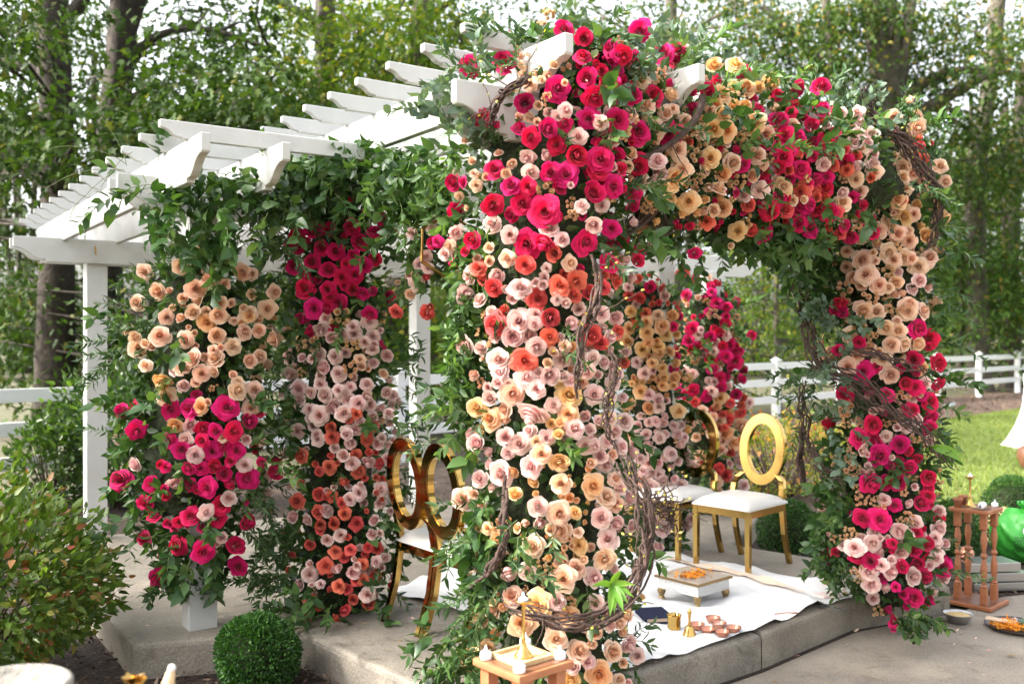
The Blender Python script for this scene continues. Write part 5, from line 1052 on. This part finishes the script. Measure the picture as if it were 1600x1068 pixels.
def cutlery(name, label, cat, p0, p1, m, bowlr, z):
    a, b = ground(*p0, z), ground(*p1, z); L = (b-a).length
    t = thing(name, label, cat, a, math.atan2(b.y-a.y, b.x-a.x), local=True)
    tb = Tubes(); tb.add([(0, 0, .004), (L*.4, 0, .008), (L*.75, 0, .009), (L, 0, .004)], [.0035, .003, .0025, .003], 8); obj('handle', tb.mesh('handle', m), None, t)
    bm = bmesh.new(); bmesh.ops.create_uvsphere(bm, u_segments=14, v_segments=8, radius=bowlr, matrix=Matrix.Translation((L+bowlr*.8, 0, .006)) @ Matrix.Diagonal((1.4, .9, .28, 1))); obj('spoon_bowl', bm, m, t, smooth=True)
cutlery('spoon', 'thin pinkish metal spoon alone on the open white cloth', 'spoon', (1211, 960), (1240, 958.5), COPPER, .012, CZ)
cutlery('spoon', 'dark steel ladle lying across the cloth hem by the curb', 'spoon', (1324, 955), (1290, 948), BLACKM, .017, CZ)
cutlery('spoon', 'second dark spoon crossing the steel ladle at the cloth hem', 'spoon', (1312, 956), (1284, 943), STEEL, .014, CZ)
t = thing('napkin', 'folded blush paper napkin at the right corner of the white cloth', 'napkin', ground(1296, 930, CZ), .35, local=True)
boxm('folded_sheet', (0, 0, .004), (.16, .10, .005), PINKC, t, 0, .001); boxm('folded_sheet', (.004, .004, .0095), (.152, .094, .0045), PINKC, t, .03, .001)
t = thing('fallen_rose', 'single pale pink rose fallen on the concrete by the napkin', 'rose', ground(1294, 918, SLAB), local=True)
o = bpy.data.objects.new('petals', ROSES['p'][0]); link(o, t); o.matrix_basis = Matrix.Translation((0, 0, .032)) @ Vector((-.5, -.6, .5)).to_track_quat('Z', 'Y').to_matrix().to_4x4() @ Matrix.Diagonal((.075, .075, .075, 1))
# ------------------------------------------------------------------ wooden plant stands
SPIND = [(.021, .0), (.021, .10), (.016, .105), (.021, .113), (.012, .122), (.013, .14), (.019, .19), (.020, .22), (.015, .26), (.010, .285), (.018, .295), (.020, .303), (.018, .311), (.010, .32), (.012, .34), (.019, .39), (.0195, .41), (.014, .45), (.010, .462), (.019, .472), (.021, .478), (.021, .565)]
def stand(label, p, rz, turned=True):
    t = thing('plant_stand', label, 'stand', p, rz, 'reddish wooden plant stands', local=True)
    for z, s in ((.018, .285), (.588, .235)):
        nm = 'base_board' if z < .1 else 'top_board'; bm = bmesh.new(); box(bm, (0, 0, z), (s, s, .024), 0, .007); obj(nm, bm, WOOD, t)
        bm = bmesh.new(); box(bm, (0, 0, z+.0125), (s-.03, s-.03, .003)); obj('panel', bm, WOODTOP, t)
    for sx in (-1, 1):
        for sy in (-1, 1):
            bm = bmesh.new()
            if turned:
                bm.free(); bm = lathe([(0, .03)]+[(r, z+.03-.02*(z/.565)) for r, z in SPIND if .1 <= z <= .48]+[(0, .50)], 18)
                box(bm, (0, 0, .08), (.036, .036, .105)); box(bm, (0, 0, .53), (.036, .036, .09))
            else: box(bm, (0, 0, .303), (.042, .042, .55), 0, .003)
            o = obj('leg', bm, WOOD, t); o.location = (sx*.078, sy*.078, 0); o.rotation_euler = (0, 0, 0)
    return t
SL = ground(817, 2442/3.09+526, 0); SL.y = 3.09; SL.x = .036
srz = math.atan2(.152, .177)
stand('reddish wooden stand at the bottom centre before the big flower column', (SL.x, SL.y, .0), srz, False)
SR = Vector((2.865, 5.85, 0)); stand('reddish wooden stand with turned legs on the walkway right of the flowers', tuple(SR), srz+.03, True)
LAMP = [(0, .0), (.030, 0), (.031, .004), (.024, .012), (.013, .030), (.009, .042), (.007, .050), (.0095, .056), (.006, .062), (.0055, .150), (.008, .154), (.006, .160), (.007, .168), (.018, .174), (.026, .180), (.027, .186), (.022, .184), (0, .180)]
def oil_lamp(label, p):
    t = thing('oil_lamp', label, 'lamp', p, group='brass oil lamps', local=True); obj('lamp_body', lathe(LAMP, 24), BRASS, t, smooth=True)
    obj('wick_light', lathe([(0, .181), (.016, .182), (.017, .19), (.012, .193), (.006, .197), (.003, .207), (0, .213)], 16), LEDW, t, smooth=True)
TEAL = lathe([(0, 0), (.0185, 0), (.0195, .004), (.019, .022), (.016, .025), (.008, .027), (.006, .033), (.0035, .041), (0, .046)], 22)
tme = bpy.data.meshes.new('tealight'); TEAL.to_mesh(tme); TEAL.free(); tme.materials.append(LEDW); tme.polygons.foreach_set('use_smooth', [True]*len(tme.polygons))
def tealight(label, p):
    o = bpy.data.objects.new('tealight', tme); COL.objects.link(o); o.location = p; tag(o, label, 'tealight', 'white plastic flame tealights')
ZT = .602
def onstand(c, u, v, z=0):
    e, n = Vector((math.cos(srz), math.sin(srz), 0)), Vector((-math.sin(srz), math.cos(srz), 0)); return Vector((c[0], c[1], ZT+z))+e*u+n*v
t = thing('wooden_tray', 'small square gilt wooden tray under the brass lamp on the near stand', 'tray', onstand(SL, 0, .005), srz, local=True)
boxm('tray_bottom', (0, 0, .003), (.134, .134, .005), SAND, t)
for k in range(4):
    a = k*math.pi/2; o = boxm('tray_rim', (0, 0, 0), (.147 if k % 2 == 0 else .1255, .011, .016), SAND, t, 0, .002); o.location = (math.sin(a)*.0685, -math.cos(a)*.0685, .0085); o.rotation_euler = (0, 0, a)
oil_lamp('brass oil lamp with white flame on the near wooden stand', onstand(SL, .002, .0, .0056))
oil_lamp('brass oil lamp on the far right wooden stand by clay cups', onstand(SR, -.01, .03))
tealight('white tealight at the left corner of the near wooden stand', onstand(SL, -.094, .076))
tealight('white tealight at the front corner of the near wooden stand', onstand(SL, -.092, -.088))
tealight('white tealight at the right corner of the near wooden stand', onstand(SL, .09, -.08))
tealight('white tealight behind the brass lamp on the near wooden stand', onstand(SL, .09, .09))
tealight('white tealight at the right corner of the far wooden stand', onstand(SR, .092, -.075))
cup = lathe([(0, .002), (.018, 0), (.024, .038), (.028, .040), (.029, .056), (.0265, .056), (.0245, .042), (.017, .006), (0, .005)], 24); cme = bpy.data.meshes.new('clay_cup'); cup.to_mesh(cme); cup.free(); cme.materials.append(TERRA); cme.polygons.foreach_set('use_smooth', [True]*len(cme.polygons))
for lab, u, v in (('terracotta cup at the left corner of the far wooden stand', -.09, .07), ('terracotta cup at the back of the far stand, behind the brass lamp', .03, .09)):
    o = bpy.data.objects.new('clay_cup', cme); COL.objects.link(o); o.location = onstand(SR, u, v); tag(o, lab, 'cup', 'terracotta cups')
t = thing('conch_shell', 'small white conch shell lying at the front of the far wooden stand', 'shell', onstand(SR, -.055, -.06), .8, local=True)
tb = Tubes(); a = np.linspace(0, 1, 22); tb.add(np.stack([-.035+.08*a, .006*np.sin(a*16), .016+.012*a+.004*np.cos(a*16)], 1), .004+.015*np.sin(np.pi*np.minimum(1, a*.8+.12))**1.3, 12); obj('shell_body', tb.mesh('shell_body', LEDW), None, t)
bm = bmesh.new(); box(bm, (0, 0, .003), (.07, .03, .005), 0, .001); o = obj('wooden_scoop', bm, SAND); o.location = onstand(SR, -.03, .0); o.rotation_euler = (0, 0, 1.2); tag(o, 'small flat wooden scoop beside the conch on the far stand', 'scoop')

# ------------------------------------------------------------------ offerings on the walkway
p = ground(1497, 972, .002); t = thing('steel_bowl', 'steel bowl of pale orange rice on the walkway before the wooden stand', 'bowl', p, local=True)
obj('bowl_body', lathe([(0, .003), (.045, 0), (.052, .003), (.072, .045), (.080, .054), (.082, .056), (.079, .056), (.068, .042), (.048, .008), (0, .007)], 36), STEEL, t, smooth=True)
obj('rice_heap', lathe([(.0685, .044), (.05, .050), (.025, .055), (0, .056)], 30), RICE, t, smooth=True)
p = ground(1592, 982, .002); t = thing('offering_plate', 'round metal plate with marigold petals and a green leaf at the right edge', 'plate', p, local=True)
obj('plate_body', lathe([(0, .006), (.10, .004), (.155, .010), (.175, .022), (.178, .022), (.165, .012), (.11, .008), (0, .010)], 40), BLACKM, t, smooth=True)
pp = np.stack([-.06+rng.normal(0, .045, 420), rng.normal(.01, .05, 420), .014+np.abs(rng.normal(0, .012, 420))], 1); pp = pp[np.hypot(pp[:, 0], pp[:, 1]) < .15]; dd = rng.normal(size=pp.shape); dd[:, 2] *= .4
stuff(obj('marigold_petals', leaf_mesh('marigold_petals', pp, dd, .020, .011, MARI, LEAF4), None, t))
V = LEAF[0]*np.array([.17, .10, .12]); BLEAF = npmesh('betel_leaf', V, np.concatenate([np.array(f) for f in LEAF[1]]), [len(f) for f in LEAF[1]], G_SMILO, smooth=True)
for k, (x, y, a) in enumerate(((.0, -.05, .35), (.03, -.02, .75), (-.01, -.02, .1))):
    o = bpy.data.objects.new('betel_leaf', BLEAF); link(o, t); o.location = (x, y, .026+.008*k); o.rotation_euler = (0, .1*k-.1, a)
tb = Tubes(); 
for k in range(7): tb.add([(-.16+.004*k, .06+.005*k, .04+.003*(k % 3)), (-.02+.003*k, .0+.006*k, .03+.004*(k % 2))], .0055, 6)
obj('incense_bundle', tb.mesh('incense_bundle', PAPER), None, t)
pp = np.stack([rng.normal(.04, .03, 60), rng.normal(.08, .03, 60), np.full(60, .024)], 1); stuff(obj('white_blossoms', leaf_mesh('white_blossoms', pp, rng.normal(size=pp.shape), .016, .012, LEDW, LEAF4), None, t))
# stacked silver trays, copper pot, foil parcels, film
for k, (dx, w_, z) in enumerate(((0.0, .44, .0), (-.035, .40, .062), (-.07, .36, .124))):
    o = boxm('silver_box', (0, 0, 0), (w_, .20, .056), STEEL, None, 0, .004); o.location = (3.18+dx, 6.22, .005+.03+z); o.rotation_euler = (0, 0, .12)
    tag(o, ('long flat silver box lying lowest in the stack behind the stand', 'flat silver box in the middle of the stack behind the stand', 'shortest flat silver box, topmost of the stack behind the stand')[k], 'box', 'stacked flat silver boxes')
t = thing('copper_pot', 'small round copper pot on the silver boxes behind the wooden stand', 'pot', (3.0, 6.26, .188), local=True)
obj('pot_body', lathe([(0, .002), (.03, 0), (.048, .02), (.052, .038), (.044, .056), (.034, .064), (.042, .074), (.040, .075), (.031, .066), (0, .05)], 28), COPPER, t, smooth=True)
for k, (x, y) in enumerate(((3.40, 6.42), (3.50, 6.40), (3.60, 6.46))):
    bm = bmesh.new(); bmesh.ops.create_icosphere(bm, subdivisions=3, radius=.055)
    for v in bm.verts: v.co *= 1+random.gauss(0, .06); v.co.z *= .6
    o = obj('foil_parcel', bm, SILVER); o.location = (x, y, .036+.0); tag(o, ('crumpled silver foil parcel, left of three under the green bag', 'crumpled silver foil parcel, middle of three under the green bag', 'crumpled silver foil parcel, right of three under the green bag')[k], 'parcel', 'foil parcels')
bm = bmesh.new(); bmesh.ops.create_icosphere(bm, subdivisions=4, radius=1)
for v in bm.verts:
    n_ = v.co.copy(); v.co = Vector((n_.x*.24, n_.y*.20, n_.z*.20)); a_ = math.atan2(n_.y, n_.x); v.co *= 1+.06*math.sin(n_.x*9+n_.z*5)+.05*math.sin(n_.y*14-n_.z*11)+.045*abs(math.sin(a_*7+n_.z*3))*(.4+max(0, n_.z))+.03*math.sin(a_*17+n_.z*23)+random.gauss(0, .007)
    v.co.z = max(-.165, v.co.z)
t = thing('plastic_bag', 'bulging bright green plastic bag with white oval print at the right edge', 'bag', (3.78, 6.98, .004), local=True)
o = obj('bag_body', bm, BAG, t, smooth=True); o.location = (0, 0, .17)
tb = Tubes()
for k in range(9): a = k*.7; tb.add(spline([(.03*math.cos(a), .03*math.sin(a), .35), (.012*math.cos(a), .012*math.sin(a), .385), (.05*math.cos(a), .05*math.sin(a), .43)], 8), [.012, .009, .007, .008, .011, .014, .014, .008], 6)
obj('tied_neck', tb.mesh('tied_neck', BAG), None, t)
def patch(name, cx, cz, rx, rz_, m, holes=False):
    bm = bmesh.new(); n = 24
    def surf(x, z):
        q = 1-(x/.24)**2-(z/.20)**2; return -.20*math.sqrt(max(.02, q))*1.13-.006
    c0 = bm.verts.new((cx, surf(cx, cz), cz)); prev = None; ring = [bm.verts.new((cx+rx*math.cos(6.283*k/n), surf(cx+rx*math.cos(6.283*k/n), cz+rz_*math.sin(6.283*k/n)), cz+rz_*math.sin(6.283*k/n))) for k in range(n)]
    for k in range(n): bm.faces.new((c0, ring[k], ring[(k+1) % n]))
    o = obj(name, bm, m, t); o.location = (0, 0, .17)
patch('oval_print', -.06, .075, .055, .042, BAGW)
for k in range(34): patch('print_dot', -.165+.016*(k % 5)+.008*((k//5) % 2), .035-.016*(k//5), .0055, .0055, BAGD)
t = thing('garden_spotlight', 'small grey garden spotlight on a stake in the bark bed', 'spotlight', ground(1480, 655), local=True)
tb = Tubes(); tb.add([(0, 0, -.05), (0, 0, .22)], .03, 10); obj('stake', tb.mesh('stake', STEEL), None, t)
bm = lathe([(0, -.02), (.05, -.02), (.055, .0), (.055, .20), (.05, .21), (.045, .20), (0, .17)], 18, Matrix.Translation((-.05, 0, .24)) @ Matrix.Rotation(R(72), 4, 'Y')); obj('lamp_head', bm, STEEL, t, smooth=True)
# white draped table far right and clay pot
p = ground(1612, 697); t = thing('draped_table', 'white floor-length cloth draped to a flared hem at the far right edge of the lawn', 'table', p, local=True)
bm = lathe([(0, 1.10), (.10, 1.10), (.11, 1.085), (.10, .9), (.12, .66), (.15, .5), (.22, .3), (.32, .1), (.40, .0)], 48)
for v in bm.verts:
    if v.co.z < 1.05: a = math.atan2(v.co.y, v.co.x); s = 1+.06*math.sin(a*10)*(1.1-v.co.z); v.co.x *= s; v.co.y *= s
obj('table_drape', bm, CLOTH, t, smooth=True); tb = Tubes(); tb.add([(0, 0, 0), (0, 0, 1.08)], .03, 8); obj('pole', tb.mesh('pole', STEEL), None, t)
t = thing('clay_urn', 'dark brown urn cut by the right edge of the lawn', 'urn', ground(1612, 733), local=True)
obj('urn_body', lathe([(0, .0), (.10, 0), (.13, .05), (.17, .16), (.15, .26), (.09, .30), (.11, .34), (.09, .34), (.07, .29), (0, .26)], 28), WOODTOP, t, smooth=True)
# ------------------------------------------------------------------ near things at the lower left, out of focus
NX = -1.02
t = thing('side_table', 'grey stone-topped side table cut by the bottom left of the picture', 'table', (-1.0, 2.08, 0), local=True)
bm = lathe([(0, .672), (.29, .672), (.30, .687), (.29, .702), (0, .702)], 40); obj('table_top', bm, STONE, t)
for a in (0.4, 2.5, 4.6):
    tb = Tubes(); tb.add([(.25*math.cos(a), .25*math.sin(a), 0), (.2*math.cos(a),   .2*math.sin(a), .69)], .02, 10); obj('leg', tb.mesh('leg', BLACKM), None, t)
t = thing('stone_dish', 'speckled grey stone dish with pale rounded rim at the bottom left corner', 'dish', (-1.10, 2.06, .702), local=True)
obj('dish_body', lathe([(0, .004), (.08, 0), (.09, .05), (.115, .13), (.135, .175), (.134, .19), (.124, .196), (.112, .185), (.09, .17), (0, .165)], 36), STONE, t, smooth=True)
t = thing('brass_flower', 'tarnished brass flower on a short stem at the bottom left', 'ornament', at(210, 1100, 2.1)*1.0, local=True)
t.location.z = .702
tb = Tubes(); tb.add([(0, 0, 0), (0, 0, .185)], [.012, .006], 10); obj('stem', tb.mesh('stem', BRASS), None, t)
hp = np.tile([0, 0, .185], (14, 1)); aa = np.linspace(0, 6.28*2, 14, endpoint=False); obj('petals', leaf_mesh('petals', hp, np.stack([np.cos(aa), np.sin(aa), .3+.3*(aa > 6.28)], 1), .03, .022, BRASS), None, t)
obj('foot', lathe([(0, 0), (.045, 0), (.05, .012), (.03, .03), (.012, .05), (0, .055)], 24), TERRA, t, smooth=True)
t = thing('horn_ornament', 'cream horn-shaped ornament with amber side, tip pointing up at lower left', 'ornament', (at(258, 1100, 2.1).x, 2.1, .702), local=True)
tb = Tubes(); a = np.linspace(0, 1, 20); tb.add(np.stack([-.02+.035*a**1.5, 0*a, .0+.215*a], 1), .030*(1-a)**.75+.006, 16); obj('horn', tb.mesh('horn', mat('cream_horn', (.72, .66, .55), .5, col2=(.62, .36, .12), nscale=9)), None, t)
bm = bmesh.new(); bmesh.ops.create_icosphere(bm, subdivisions=2, radius=.0085, matrix=Matrix.Translation((.015, 0, .215))); obj('tip', bm, LEDW, t, smooth=True)
# gold strips: a thin hexagonal gold frame hung in the leaves left of the big column, and one under the arch
def gold_frame(label, c, rad, rot, yaw):
    t = thing('gold_hexagon', label, 'ornament', c)
    for k in range(6):
        a, b = (Vector(c)+Vector((math.cos(yaw)*rad*math.cos(rot+q*math.pi/3), math.sin(yaw)*rad*math.cos(rot+q*math.pi/3), rad*math.sin(rot+q*math.pi/3))) for q in (k, k+1))
        tb = Tubes(); tb.add([tuple(a), tuple((a+b)/2), tuple(b)], .008, 4); obj('bar', tb.mesh('bar', GOLD), None, t)
gold_frame('thin six-sided gold frame among leaves left of the big column', tuple(at(702, 385, 4.42)), .15, .5, .3)
